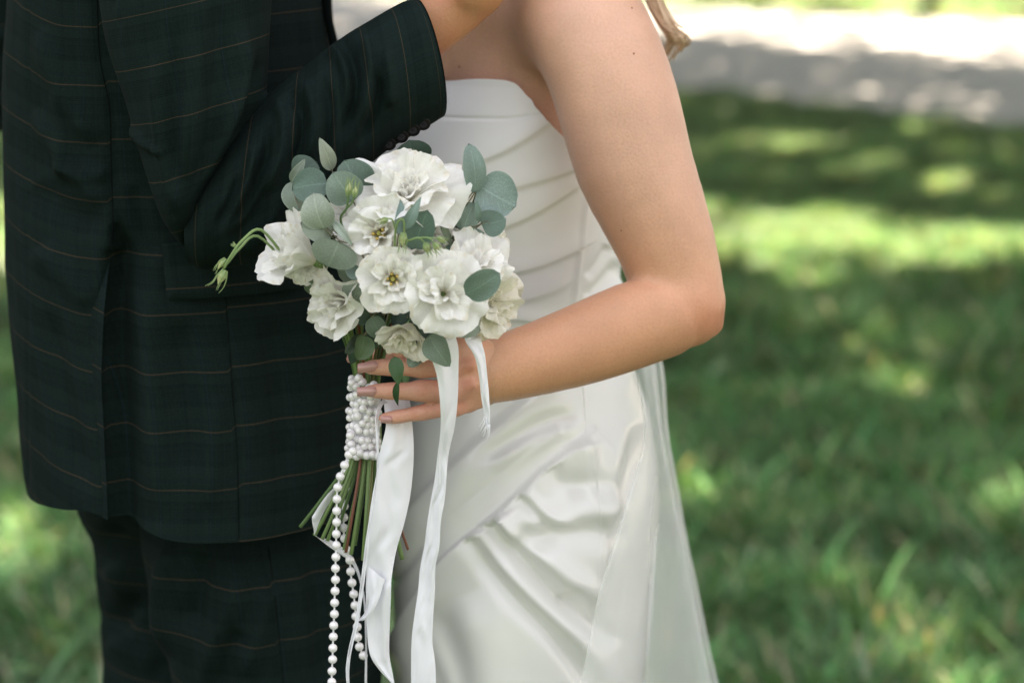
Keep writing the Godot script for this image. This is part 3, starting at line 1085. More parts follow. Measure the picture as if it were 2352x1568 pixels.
func build_bride() -> void:
	var who := thing("person", "bride in a white strapless satin gown holding the bouquet", "person", V(1200, 1240, 0.0) * Vector3(1, 0, 1))
	var tone := func(p: Vector3, _n: Vector3) -> Color:
		var k := 1.0 + 0.10 * noise.get_noise_3d(p.x * 90.0, p.y * 90.0, p.z * 90.0) + 0.09 * noise.get_noise_3d(p.x * 500.0, p.y * 500.0, p.z * 500.0)
		var q := back(p)
		var c := lin(222, 178, 154).lerp(lin(210, 158, 124), smoothstep(300.0, 780.0, q.y))
		c = c.lerp(lin(216, 164, 142), smoothstep(1160.0, 1040.0, q.x) * smoothstep(700.0, 760.0, q.y))
		# knuckles and elbow a little redder
		for s in [[1640, 740, 60], [968, 899, 14], [905, 898, 11], [1076, 884, 16], [1076, 840, 14], [950, 952, 11], [1060, 930, 12], [835, 845, 16], [828, 899, 14], [876, 960, 13]]:
			var d: float = q.distance_to(Vector2(s[0], s[1])) / s[2]
			if d < 2.0 and (q.x > 1500 or p.z > 0.2):
				var e := exp(-d * d) * 0.45
				c = c.lerp(lin(205, 132, 108), e)
		return Color(c.r * k, c.g * k, c.b * k)
	var trunk := flesh([
		[10.0, 0.70, [1180, 560, -0.040, 190], [1180, 420, -0.040, 205], [1185, 260, -0.038, 215], [1215, 120, -0.034, 216], [1245, 10, -0.030, 205], [1270, -90, -0.030, 150], [1275, -160, -0.030, 100], [1262, -260, -0.030, 82]],
		[40.0, 1.0, [1215, -70, 0.000, 90], [1280, -20, 0.080, 108], [1326, 34, 0.122, 136], [1358, 84, 0.140, 138], [1386, 140, 0.149, 137], [1420, 240, 0.156, 138], [1455, 372, 0.160, 134], [1494, 470, 0.164, 124], [1528, 555, 0.168, 114], [1552, 640, 0.172, 106], [1568, 694, 0.181, 99]],
		[2.5, 1.0, [1614, 712, 0.181, 46], [1622, 736, 0.181, 42], [1580, 720, 0.183, 78], [1520, 724, 0.191, 99], [1445, 750, 0.205, 100], [1350, 786, 0.222, 95], [1250, 819, 0.240, 86], [1170, 842, 0.254, 79], [1115, 856, 0.263, 73], [1085, 862, 0.266, 66]],
		[26.0, 0.8, [1010, 120, 0.020, 70], [1080, 20, 0.030, 90], [1180, -40, 0.040, 90]]], 0.0046, tone, 2)
	var hand := flesh([
		[8.0, 1.0, [1160, 846, 0.256, 60], [1118, 855, 0.262, 66], [1085, 858, 0.267, 62], [1062, 862, 0.272, 52]],
		[9.0, 1.0, [1105, 812, 0.268, 34], [1070, 800, 0.280, 32], [1040, 798, 0.290, 26]],
		[9.0, 1.0, [1105, 835, 0.270, 36], [1072, 838, 0.284, 32], [1040, 843, 0.294, 25]],
		[9.0, 1.0, [1105, 870, 0.270, 36], [1075, 884, 0.284, 31], [1040, 895, 0.294, 26]],
		[9.0, 1.0, [1105, 900, 0.266, 34], [1072, 922, 0.278, 28], [1040, 934, 0.288, 22]],
		[3.0, 1.0, [1045, 797, 0.289, 26], [1000, 800, 0.300, 22], [960, 803, 0.302, 20], [915, 806, 0.296, 17]],
		[3.0, 1.0, [1048, 842, 0.292, 26], [1000, 844, 0.304, 22.5], [965, 844, 0.307, 24], [930, 843, 0.307, 20], [893, 843, 0.304, 21], [872, 843, 0.303, 19], [852, 843, 0.301, 17], [838, 844, 0.300, 12]],
		[3.0, 1.0, [1048, 894, 0.292, 27], [1000, 898, 0.304, 25], [968, 898, 0.308, 26], [932, 898, 0.307, 20.5], [898, 898, 0.306, 21], [862, 898, 0.303, 17], [838, 899, 0.301, 12]],
		[3.0, 1.0, [1046, 934, 0.286, 23], [1008, 940, 0.298, 19.5], [970, 947, 0.304, 20], [936, 953, 0.304, 16.2], [906, 958, 0.303, 16.6], [884, 960, 0.301, 13], [877, 961, 0.300, 9]],
		[4.0, 1.0, [1090, 830, 0.250, 34], [1030, 815, 0.236, 27], [960, 812, 0.226, 23], [880, 815, 0.222, 20], [818, 822, 0.228, 16], [803, 824, 0.230, 10]],
		[5.0, 1.0, [1082, 884, 0.296, 11], [1074, 885, 0.297, 11]],
		[5.0, 1.0, [1080, 838, 0.296, 11], [1070, 838, 0.297, 11]]], 0.0024, tone, 1)
	var mole := std(srgb(150, 100, 78), 0.6, 0.3)
	put("body", join_bodies([trunk, hand]), M.skin, who)
	for q in [[1451, 20, 0.7], [1458, 120, 0.8], [1424, 529, 0.6], [1057, 155, 0.8]]:
		var best := 1e9
		var at := Vector3.ZERO
		var nn := Vector3.ZERO
		for i in trunk[0].size():
			if trunk[1][i].z < 0.15: continue
			var d: float = back(trunk[0][i]).distance_squared_to(Vector2(q[0], q[1]))
			if d < best:
				best = d
				at = trunk[0][i]
				nn = trunk[1][i]
		if best < 300.0: put("mole", disc(at, nn, 0.0011 * q[2], 0.0006), mole, who)
	# nails: long squared plates
	for q in [[868, 840, 821, 846, 11.5, 0.0085], [866, 898, 820, 900, 11.0, 0.0085], [903, 963, 874, 963, 8.0, 0.0068], [812, 826, 797, 823, 8.0, 0.0]]:
		var np := PackedVector3Array()
		for j in 9:
			for i in 9:
				var u := i / 8.0 * 2.0 - 1.0
				var v := j / 8.0
				var z: float = 0.301 + q[5] - 0.0002 if q[5] > 0.0 else 0.234
				var w: float = q[4] * (1.0 if v > 0.2 else sqrt(0.35 + 0.65 * (1.0 - pow(1.0 - v / 0.2, 2.0))))
				var cy := lerpf(q[1], q[3], v) + u * w
				var cx := lerpf(q[0], q[2], v)
				np.append(V(cx, cy, z - 0.0034 * u * u * (w / 11.0) + 0.0016 * sin(v * PI) - 0.0022 * v * v + (0.0012 if v > 0.05 else 0.0)))
		put("nail", grid(8, 8, np, PackedVector2Array(), PackedColorArray(), false), M.nail, who)
	# ---- gown
	var gown := holder("gown", who)
	var bf := folds([
		# neck band and its seam
		[1, 4, 4, -1.3, 960, 268, 1100, 272, 1165, 272, 1216, 266, 1300, 256],
		# ruched pleats: soft swells of uneven height, each with one crisper edge
		[0, 40, 10, 3.7, 780, 444, 905, 416, 990, 398, 1090, 370, 1170, 336, 1262, 276, 1300, 240],
		[0, 34, 9, 2.7, 860, 492, 980, 470, 1080, 450, 1190, 425, 1300, 392, 1420, 340],
		[0, 36, 9, 3.2, 940, 566, 1060, 540, 1150, 520, 1220, 490, 1290, 448, 1420, 360],
		[1, 34, 8, 2.9, 960, 652, 1100, 640, 1160, 628, 1240, 608, 1322, 574],
		[0, 34, 10, 2.0, 960, 700, 1100, 692, 1190, 688, 1270, 666, 1330, 630],
		[1, 22, 7, 2.2, 1040, 744, 1140, 736, 1190, 732, 1260, 742],
		# boning seam, a thin raised cord
		[1, 4.6, 4.6, 2.8, 1362, 360, 1350, 450, 1338, 540, 1328, 620, 1318, 720, 1316, 790],
		# side panel drag folds
		[0, 14, 14, -5.0, 1345, 690, 1385, 650, 1425, 600],
		[0, 12, 12, 4.5, 1350, 710, 1395, 680, 1430, 640],
		[0, 12, 12, -4.0, 1345, 640, 1380, 600, 1400, 560]])
	put("bodice", loft(BODICE, 180, 806, 230, 280, bf, {"top": bodice_top}), M.crepe, gown)
	var sf := folds([
		# sash: upper fold, middle crease, lower edge over the gathers
		[3, 70, 18, 6.0, 1300, 850, 1229, 911, 1108, 1022, 993, 1127, 922, 1208, 880, 1260],
		[1, 12, 12, -3.5, 1260, 990, 1148, 1092, 1043, 1183, 980, 1240, 910, 1330],
		[1, 10, 16, 3.0, 1275, 985, 1160, 1085, 1055, 1176, 1000, 1222],
		[3, 55, 5, 7.0, 1372, 976, 1349, 994, 1254, 1072, 1198, 1127, 1133, 1188, 1038, 1268, 993, 1323, 945, 1390, 905, 1470],
		[1, 2.2, 2.2, -1.0, 1339, 880, 1347, 997, 1369, 1082, 1379, 1233, 1374, 1333],
		# dimple under the arm
		[0, 22, 14, -5.0, 1090, 1066, 1180, 1010, 1240, 976, 1330, 950],
		[0, 14, 26, 4.0, 1120, 1072, 1200, 1022, 1270, 992, 1360, 960],
		# gathers springing from the sash, flowing down over the hip
		[2, 9, 14, -4.5, 1192, 1134, 1215, 1160, 1250, 1200, 1300, 1236],
		[2, 14, 9, 4.0, 1204, 1124, 1235, 1158, 1285, 1196, 1350, 1216],
		[2, 8, 10, -4.5, 1136, 1186, 1152, 1212, 1172, 1244, 1200, 1280],
		[2, 10, 12, 4.0, 1150, 1176, 1170, 1206, 1196, 1240],
		[2, 28, 20, -12.0, 1082, 1230, 1102, 1270, 1130, 1318, 1200, 1392, 1280, 1470, 1350, 1570, 1400, 1700],
		[2, 26, 32, 10.0, 1100, 1216, 1140, 1272, 1190, 1340, 1270, 1420, 1370, 1520, 1460, 1640],
		[2, 18, 28, -11.0, 1126, 1196, 1150, 1246, 1215, 1296, 1270, 1360, 1350, 1420, 1470, 1500],
		[2, 28, 24, 9.0, 1152, 1176, 1190, 1232, 1260, 1290, 1330, 1345, 1440, 1400],
		[0, 24, 30, -8.0, 1160, 1226, 1230, 1238, 1290, 1226, 1360, 1222, 1460, 1240],
		[0, 34, 26, 8.0, 1180, 1176, 1230, 1190, 1290, 1186, 1370, 1170, 1470, 1160],
		[2, 24, 24, -6.0, 1262, 1070, 1290, 1108, 1350, 1110, 1440, 1116],
		[2, 26, 26, 6.0, 1330, 1010, 1340, 1060, 1345, 1120, 1350, 1200],
		[0, 24, 24, -6.0, 1290, 1360, 1350, 1410, 1420, 1490],
		[0, 60, 60, 8.0, 1060, 1360, 1110, 1480, 1130, 1620, 1140, 1800],
		[0, 50, 50, -7.0, 980, 1380, 1020, 1480, 1040, 1600, 1050, 1800],
		[0, 22, 22, 5.0, 960, 1400, 1000, 1490, 1040, 1600, 1060, 1750],
		[0, 30, 30, 6.0, 1430, 950, 1408, 1090, 1390, 1240, 1380, 1400],
		[0, 30, 30, -7.0, 1470, 960, 1436, 1130, 1412, 1300, 1400, 1500]])
	put("skirt", loft(SKIRT, 700, 3330, 220, 420, sf, {"wobble": 0.003, "top": func(_x, _c): return 790.0}), M.satin, gown)
	seam("seam", gown, [[1336, 860], [1341, 910], [1349, 997], [1369, 1082], [1379, 1180], [1380, 1260], [1374, 1400], [1370, 1620]], 0.0006, M.crepe, -0.0001)
	# ---- veil: pleated tulle falling down the back
	veil_sheet(who, [[780, 1452, 1502, 0.03, -0.08], [850, 1462, 1522, 0.06, -0.10], [1000, 1480, 1532, 0.12, -0.12], [1130, 1446, 1556, 0.17, -0.14], [1208, 1420, 1570, 0.19, -0.15], [1360, 1376, 1602, 0.21, -0.17], [1568, 1334, 1646, 0.225, -0.20], [1900, 1290, 1720, 0.25, -0.25], [3200, 1200, 1900, 0.3, -0.4]], 5.0, 0.005)
	veil_sheet(who, [[780, 1470, 1495, -0.05, -0.12], [1000, 1492, 1520, -0.02, -0.15], [1208, 1500, 1560, 0.02, -0.2], [1360, 1492, 1590, 0.05, -0.22], [1568, 1480, 1632, 0.07, -0.25], [1900, 1470, 1700, 0.08, -0.3], [3200, 1450, 1880, 0.1, -0.45]], 3.0, 0.007)
	# ---- curls of hair falling behind the shoulder
	var hair := vcol(0.45, 0.5)
	rng.seed = 77
	var hr := holder("hair", who)
	# a loose curl, then single stray hairs
	var guide := [[1462, -220, 0], [1482, -120, 0], [1494, -40, 0], [1506, 8, 0], [1522, 44, 0.01], [1538, 70, 0.02], [1550, 84, 0.02], [1556, 98, 0.01], [1544, 116, 0], [1530, 130, -0.01], [1524, 146, -0.01]]
	for i in 74:
		var loose := i >= 18
		var sp := rng.randf_range(0.4, 1.0)
		var jx := rng.randf_range(-26, 20)
		var jy := rng.randf_range(-14, 12)
		var jz := rng.randf_range(-0.03, 0.01)
		var pts := PackedVector3Array()
		var rad := PackedFloat32Array()
		var col := PackedColorArray()
		var ph := rng.randf() * TAU
		var tint := rng.randf()
		var used := guide.size() - (rng.randi() % 4 if not loose else rng.randi() % 6)
		for k in used:
			var f := k / float(guide.size() - 1)
			var g: Array = guide[k]
			var x: float = g[0] + jx * (0.6 + 0.4 * f)
			var y: float = g[1] + jy * f
			if loose:
				x += sin(f * 7.0 + ph) * 16.0 * f + 12.0 * f * sp
				y += cos(f * 6.0 + ph) * 18.0 * f - 20.0 * f
			else:
				x += sin(f * 9.0 + ph) * 9.0 * f + sp * 8.0 * f
			pts.append(V(x, y, -0.03 + g[2] + jz + 0.01 * sin(f * 8.0 + ph)))
			rad.append((0.0013 if not loose else 0.0006) * (1.0 - 0.7 * pow(k / float(used), 3.0)))
			col.append(lin(192, 158, 122).lerp(lin(232, 208, 178), clampf(tint * 0.7 + f * 0.35, 0, 1)))
		put("hair_lock", tube(pts, rad, 5, false, 5, col), hair, hr)

func veil_sheet(who: Node, rows: Array, pleats: float, deep: float) -> void:
	var nu := 90
	var nv := 90
	var pos := PackedVector3Array()
	var ya: float = rows[0][0]
	var yb: float = rows[rows.size() - 1][0]
	for j in nv + 1:
		var f := pow(j / float(nv), 1.6)
		var y := lerpf(ya, yb, f)
		var k := key(rows, y)
		for i in nu + 1:
			var u := i / float(nu)
			var z := lerpf(k[2], k[3], u * u * (3.0 - 2.0 * u)) + 0.02 * sin(u * PI)
			var w := noise.get_noise_2d(u * 70.0 + pleats * 31.0, y * 0.03)
			z += deep * sin(u * pleats * TAU * 0.5 + y * 0.0016 + w * 3.0) * (0.35 + u) * smoothstep(ya - 60.0, ya + 300.0, y)
			pos.append(V(lerpf(k[0], k[1], u) + w * 3.0 * sin(u * PI), y, z))
	put("veil", grid(nu, nv, pos, PackedVector2Array(), PackedColorArray()), M.veil, who)
	var hem := PackedVector3Array()
	var hr := PackedFloat32Array()
	for j in range(0, nv + 1, 3):
		hem.append(pos[j * (nu + 1) + nu])
		hr.append(0.0014)
	put("veil_hem", tube(hem, hr, 5, false, 1), M.crepe, who)

# ------------------------------------------------------------------ bouquet
func petal_mesh(s: Dictionary) -> ArrayMesh:
	# one ruffled petal wrapped round the flower's axis (+y); lengths in metres
	var nu := 28
	var nv := 17
	var pos := PackedVector3Array()
	var col := PackedColorArray()
	var uv := PackedVector2Array()
	var l: float = s.l
	var w: float = s.w
	for j in nv + 1:
		var v := j / float(nv)
		for i in nu + 1:
			var u := i / float(nu) * 2.0 - 1.0
			# frilled outline: shorter at the sides, nicked along the rim
			var fr := noise.get_noise_2d(u * 26.0 + s.seed * 57.0, s.seed * 13.0)
			var fr2 := noise.get_noise_2d(u * 130.0 + s.seed * 91.0, 40.0)
			var ln := l * (1.0 - 0.20 * u * u * u * u + 0.12 * fr + 0.05 * fr2)
			var r: float = s.r0
			var h: float = s.h0
			var steps := 6
			var th := 0.0
			for q in steps:
				var t := v * (q + 0.5) / steps
				th = s.t0 + (s.t1 - s.t0) * pow(t, s.p) + s.curl * smoothstep(0.72, 1.0, t)
				th += s.side * u * u * t * t
				r += sin(th) * ln * v / steps
				h += cos(th) * ln * v / steps
			var wide: float = w * (0.55 + 0.45 * smoothstep(0.0, 0.5, v))
			var a: float = s.phi + u * wide
			# ruffle: waves across the rim, along the surface normal
			var am: float = s.ruffle * l * v * v
			var wave := am * (0.62 * sin(u * s.f1 + s.seed * 3.1) + 0.38 * sin(u * s.f2 + s.seed * 1.7 + v * 2.0)) + am * 0.8 * noise.get_noise_3d(u * 22.0 + s.seed * 77.0, v * 14.0, s.seed * 5.0) * 1.0
			var crease := l * 0.026 * noise.get_noise_3d(u * 90.0 + s.seed * 19.0, v * 9.0, s.seed * 3.0) * v + l * 0.014 * noise.get_noise_3d(u * 200.0, v * 60.0 + s.seed * 41.0, s.seed * 9.0) * v * v
			# a seam of the petal: soft valley down the middle
			crease -= l * 0.03 * exp(-u * u * 18.0) * v * (1.0 - v * 0.5)
			r += (wave + crease) * cos(th)
			h -= (wave + crease) * sin(th)
			pos.append(Vector3(cos(a) * r, h, sin(a) * r))
			var c: Color = (s.base as Color).lerp(s.rim, smoothstep(0.0, 0.5, v))
			var dim := 1.0 + 0.05 * noise.get_noise_2d(u * 60.0 + s.seed * 11.0, v * 9.0)
			c = Color(c.r * dim, c.g * dim, c.b * dim)
			if v > 0.93 and fr2 > 0.25: c = c.lerp(lin(214, 196, 160), 0.35)
			col.append(c)
			uv.append(Vector2(u * 0.5 + 0.5, v))
	return grid(nu, nv, pos, uv, col, false)

func flower(bq: Node3D, x: float, y: float, z: float, rpx: float, facing: Vector3, opt := {}) -> Node3D:
	var f := holder("lisianthus_flower", bq)
	var radius := size_at(rpx, z)
	var up := (cam_basis * facing.normalized()).normalized()
	var sd := up.cross(Vector3(0.1, 0.9, 0.3)).normalized()
	var b := Basis(sd, up, sd.cross(up)).rotated(up, opt.get("spin", 0.0))
	var squash: float = opt.get("squash", 1.0)
	var mouth := V(x, y, z)
	var open: float = opt.get("open", 1.0)
	var deep: float = radius * lerpf(1.4, 0.86, open)
	var origin := mouth - up * deep * 0.75
	var rim: Color = opt.get("rim", lin(254, 253, 252))
	var base: Color = opt.get("base", lin(242, 238, 222))
	var layers: Array = [
		# [petals, start angle, end angle, power, length, half width, ruffle, curl, side roll]
		[4, 0.62, lerpf(0.62, 1.38, open), 0.7, 1.46, 1.12, 0.16, 0.55, 0.3],
		[4, 0.40, lerpf(0.40, 0.92, open), 0.8, 1.30, 1.16, 0.17, 0.65, 0.1],
		[3, 0.20, lerpf(0.20, 0.50, open), 0.9, 1.04, 1.30, 0.15, 0.75, -0.1]]
	if opt.get("tight", false): layers.append([3, 0.06, 0.24, 1.0, 0.86, 1.25, 0.16, 0.6, -0.3])
	rng.seed = int(x * 7 + y * 13)
	var n := 0
	for li in layers.size():
		var la: Array = layers[li]
		var off := rng.randf() * TAU
		for k in la[0]:
			n += 1
			var s := {"l": radius * la[4] * rng.randf_range(0.88, 1.1), "w": la[5] * rng.randf_range(0.85, 1.12), "r0": radius * 0.05, "h0": deep * 0.02 * li, "t0": la[1], "t1": la[2] * rng.randf_range(0.84, 1.14), "p": la[3],
				"curl": la[7] * rng.randf_range(-0.3, 1.4), "side": la[8] * rng.randf_range(0.2, 1.4), "phi": off + TAU * k / la[0] + rng.randf_range(-0.2, 0.2), "ruffle": la[6] * rng.randf_range(0.7, 1.4) * opt.get("ruffle", 1.0), "f1": rng.randf_range(3.5, 6.0), "f2": rng.randf_range(7.0, 11.0),
				"seed": rng.randf() * 20.0 + 1.0, "rim": rim, "base": base}
			var o := put("petal", petal_mesh(s), M.petal, f)
			o.transform = Transform3D(b.scaled_local(Vector3(1.0, 1.0, squash)), origin - bq.position)
	# throat: pistil and stamens
	if opt.get("stamens", false):
		var pist := tube(PackedVector3Array([origin, origin + up * deep * 0.45, origin + up * deep * 0.62]), PackedFloat32Array([radius * 0.09, radius * 0.1, radius * 0.05]), 8)
		put("pistil", pist, M.pistil, f)
		for k in 5:
			var a := TAU * k / 5.0 + 0.4
			var d := (b * Vector3(cos(a), 0, sin(a))) * radius * 0.13
			put("stamen", tube(PackedVector3Array([origin + d + up * deep * 0.40, origin + d * 1.25 + up * deep * 0.52, origin + d * 1.3 + up * deep * 0.66]), PackedFloat32Array([radius * 0.025, radius * 0.06, radius * 0.03]), 6), M.stamen, f)
	# green calyx under the petals
	put("calyx", tube(PackedVector3Array([origin - up * radius * 0.3, origin - up * radius * 0.05, origin + up * radius * 0.1]), PackedFloat32Array([radius * 0.06, radius * 0.13, radius * 0.08]), 8), M.stem, f)
	return f

func leaf_texture() -> ImageTexture:
	var n := 128
	var img := Image.create(n, n, true, Image.FORMAT_RGB8)
	rng.seed = 3
	for y in n:
		var v := y / float(n)
		for x in n:
			var u := absf(x / float(n) * 2.0 - 1.0)
			var k := 0.86 + 0.10 * noise.get_noise_2d(x * 3.0, y * 3.0) + rng.randf_range(-0.03, 0.03)
			# midrib and curved side veins
			k += 0.13 * exp(-pow(u / 0.035, 2.0))
			var ph := fposmod((v - u * 0.42) * 7.0, 1.0)
			k += 0.055 * exp(-pow((ph - 0.5) / 0.07, 2.0)) * (1.0 - u * 0.6)
			k += 0.05 * exp(-pow((u - 0.97) / 0.05, 2.0))
			img.set_pixel(x, y, Color(k, k, k))
	img.generate_mipmaps()
	return ImageTexture.create_from_image(img)

# base and tip in grid units, half width, round (1) or lance (0), sideways roll, bend
func leaf(bq: Node3D, bx: float, by: float, tx: float, ty: float, hw: float, z: float, c: Color, opt := {}) -> void:
	var round_: float = opt.get("round", 1.0)
	var roll: float = opt.get("roll", 0.0)
	var bend: float = opt.get("bend", 0.12)
	var lift: float = opt.get("lift", 0.0)
	var fold: float = opt.get("fold", 0.12)
	var a := V(bx, by, z)
	var e := V(tx, ty, z + lift)
	var ax := e - a
	var l := ax.length()
	ax /= l
	var toward := (CAM_POS - a).normalized()
	var side := ax.cross(toward).normalized().rotated(ax, roll)
	var nrm := side.cross(ax).normalized()
	var w := size_at(hw * 1.18, z) / maxf(cos(roll), 0.35)
	var nu := 10
	var nv := 14
	var pos := PackedVector3Array()
	var uv := PackedVector2Array()
	var col := PackedColorArray()
	var sd := fposmod(bx * 0.37 + by * 0.91, 17.0)
	for j in nv + 1:
		var v := j / float(nv)
		var wr := pow(sin(PI * pow(v, 0.85)), 0.47)
		var wl := pow(sin(PI * pow(v, 0.75)), 1.0) * (1.0 - 0.25 * v)
		var ww := w * lerpf(wl, wr, round_)
		for i in nu + 1:
			var u := i / float(nu) * 2.0 - 1.0
			var edge := 1.0 + 0.06 * noise.get_noise_2d(v * 18.0 + sd * 20.0, signf(u) * 9.0)
			var p := a + ax * l * (v - 0.03 * u * u * round_ * (v - 0.5)) + side * ww * u * edge
			var hgt := bend * l * (sin(PI * v) - 0.4 * v) + fold * ww * u * u
			hgt += 0.04 * l * noise.get_noise_3d(u * 12.0 + sd * 9.0, v * 14.0, sd)
			p += nrm * hgt
			pos.append(p)
			uv.append(Vector2(u * 0.5 + 0.5, v))
			var k := 1.0 + 0.16 * noise.get_noise_2d(u * 20.0 + sd * 31.0, v * 20.0)
			var h := 1.0 + 0.09 * sin(sd * 7.3)
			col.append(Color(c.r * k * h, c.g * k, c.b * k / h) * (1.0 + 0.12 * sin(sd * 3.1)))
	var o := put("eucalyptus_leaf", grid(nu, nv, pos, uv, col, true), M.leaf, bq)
	# its stalk runs in towards the middle of the bunch
	if z > 0.335 and by > 600.0: return
	var heart := Vector2(900, 680)
	var way := heart - Vector2(bx, by)
	var reach := minf(way.length(), 46.0)
	way = way.normalized() * reach
	stem("leaf_stalk", bq, [[bx + (tx - bx) * 0.04, by + (ty - by) * 0.04, z + 0.0005, 1.5], [bx + way.x * 0.5, by + way.y * 0.5, z - 0.006, 1.6], [bx + way.x, by + way.y, z - 0.016, 1.7]], lin(118, 116, 88), 5)

func stem(called: String, parent: Node, list: Array, c: Color, nu := 7) -> void:
	# list of [x, y, z, r]
	var pts := PackedVector3Array()
	var rad := PackedFloat32Array()
	var col := PackedColorArray()
	for q in list:
		pts.append(V(q[0], q[1], q[2]))
		rad.append(size_at(q[3], q[2]))
		var k := rng.randf_range(0.85, 1.15)
		col.append(Color(c.r * k, c.g * k, c.b * k))
	put(called, tube(pts, rad, nu, true, 5, col), M.stem_v, parent)

func bud(bq: Node3D, x: float, y: float, z: float, dx: float, dy: float, l: float, w: float) -> void:
	# a closed bud with long thin sepals
	var h := holder("flower_bud", bq)
	var d := Vector2(dx, dy).normalized()
	var pts := PackedVector3Array()
	var rad := PackedFloat32Array()
	var col := PackedColorArray()
	for q in [[0.0, 0.25, 0], [0.2, 0.75, 0], [0.45, 1.0, 0.3], [0.7, 0.72, 0.8], [0.9, 0.3, 1.0], [1.05, 0.08, 1.0]]:
		pts.append(V(x + d.x * l * q[0], y + d.y * l * q[0], z))
		rad.append(size_at(w * q[1], z))
		col.append(lin(128, 150, 96).lerp(lin(214, 212, 160), q[2]))
	put("bud_body", tube(pts, rad, 10, true, 4, col), M.stem_v, h)
	for k in 5:
		var a := TAU * k / 5.0 + 0.5
		var o := Vector2(-d.y, d.x) * cos(a) * w
		var zz := sin(a) * size_at(w, z)
		var q0 := Vector2(x, y) + o * 0.5
		var q1 := Vector2(x, y) + d * l * 0.5 + o * 1.12
		var q2 := Vector2(x, y) + d * l * 1.1 + o * rng.randf_range(0.5, 1.6)
		var q3 := q2 + d * l * rng.randf_range(0.25, 0.6) + o * rng.randf_range(-0.5, 1.6)
		put("sepal", tube(PackedVector3Array([V(q0.x, q0.y, z + zz * 0.5), V(q1.x, q1.y, z + zz * 1.12), V(q2.x, q2.y, z + zz * 0.8), V(q3.x, q3.y, z + zz)]), PackedFloat32Array([size_at(1.6, z), size_at(1.5, z), size_at(1.0, z), size_at(0.35, z)]), 5), M.sepal, h)

# ribbon rows: [xa, ya, xb, yb, za, zb]
func ribbon(called: String, parent: Node, rows: Array, nu := 8, mat: Material = null) -> void:
	var pos := PackedVector3Array()
	var uv := PackedVector2Array()
	var per := 6
	var nv := (rows.size() - 1) * per
	var keyed := []
	for i in rows.size():
		var q: Array = [float(i)]
		q.append_array(rows[i])
		keyed.append(q)
	for j in nv + 1:
		var k := key(keyed, j / float(per))
		var a := V(k[0], k[1], k[4])
		var b := V(k[2], k[3], k[5])
		for i in nu + 1:
			var u := i / float(nu)
			var p := a.lerp(b, u)
			p.z += (b - a).length() * 0.10 * (sin(u * PI) + 0.55 * sin(u * 5.0 + j * 0.05) * sin(u * PI))
			p.z += 0.0016 * sin(u * 9.0 + noise.get_noise_2d(j * 1.3, u * 10.0) * 4.0) * sin(u * PI)
			pos.append(p)
			uv.append(Vector2(u, j / float(per)))
	put(called, grid(nu, nv, pos, uv, PackedColorArray()), mat if mat else M.ribbon, parent)

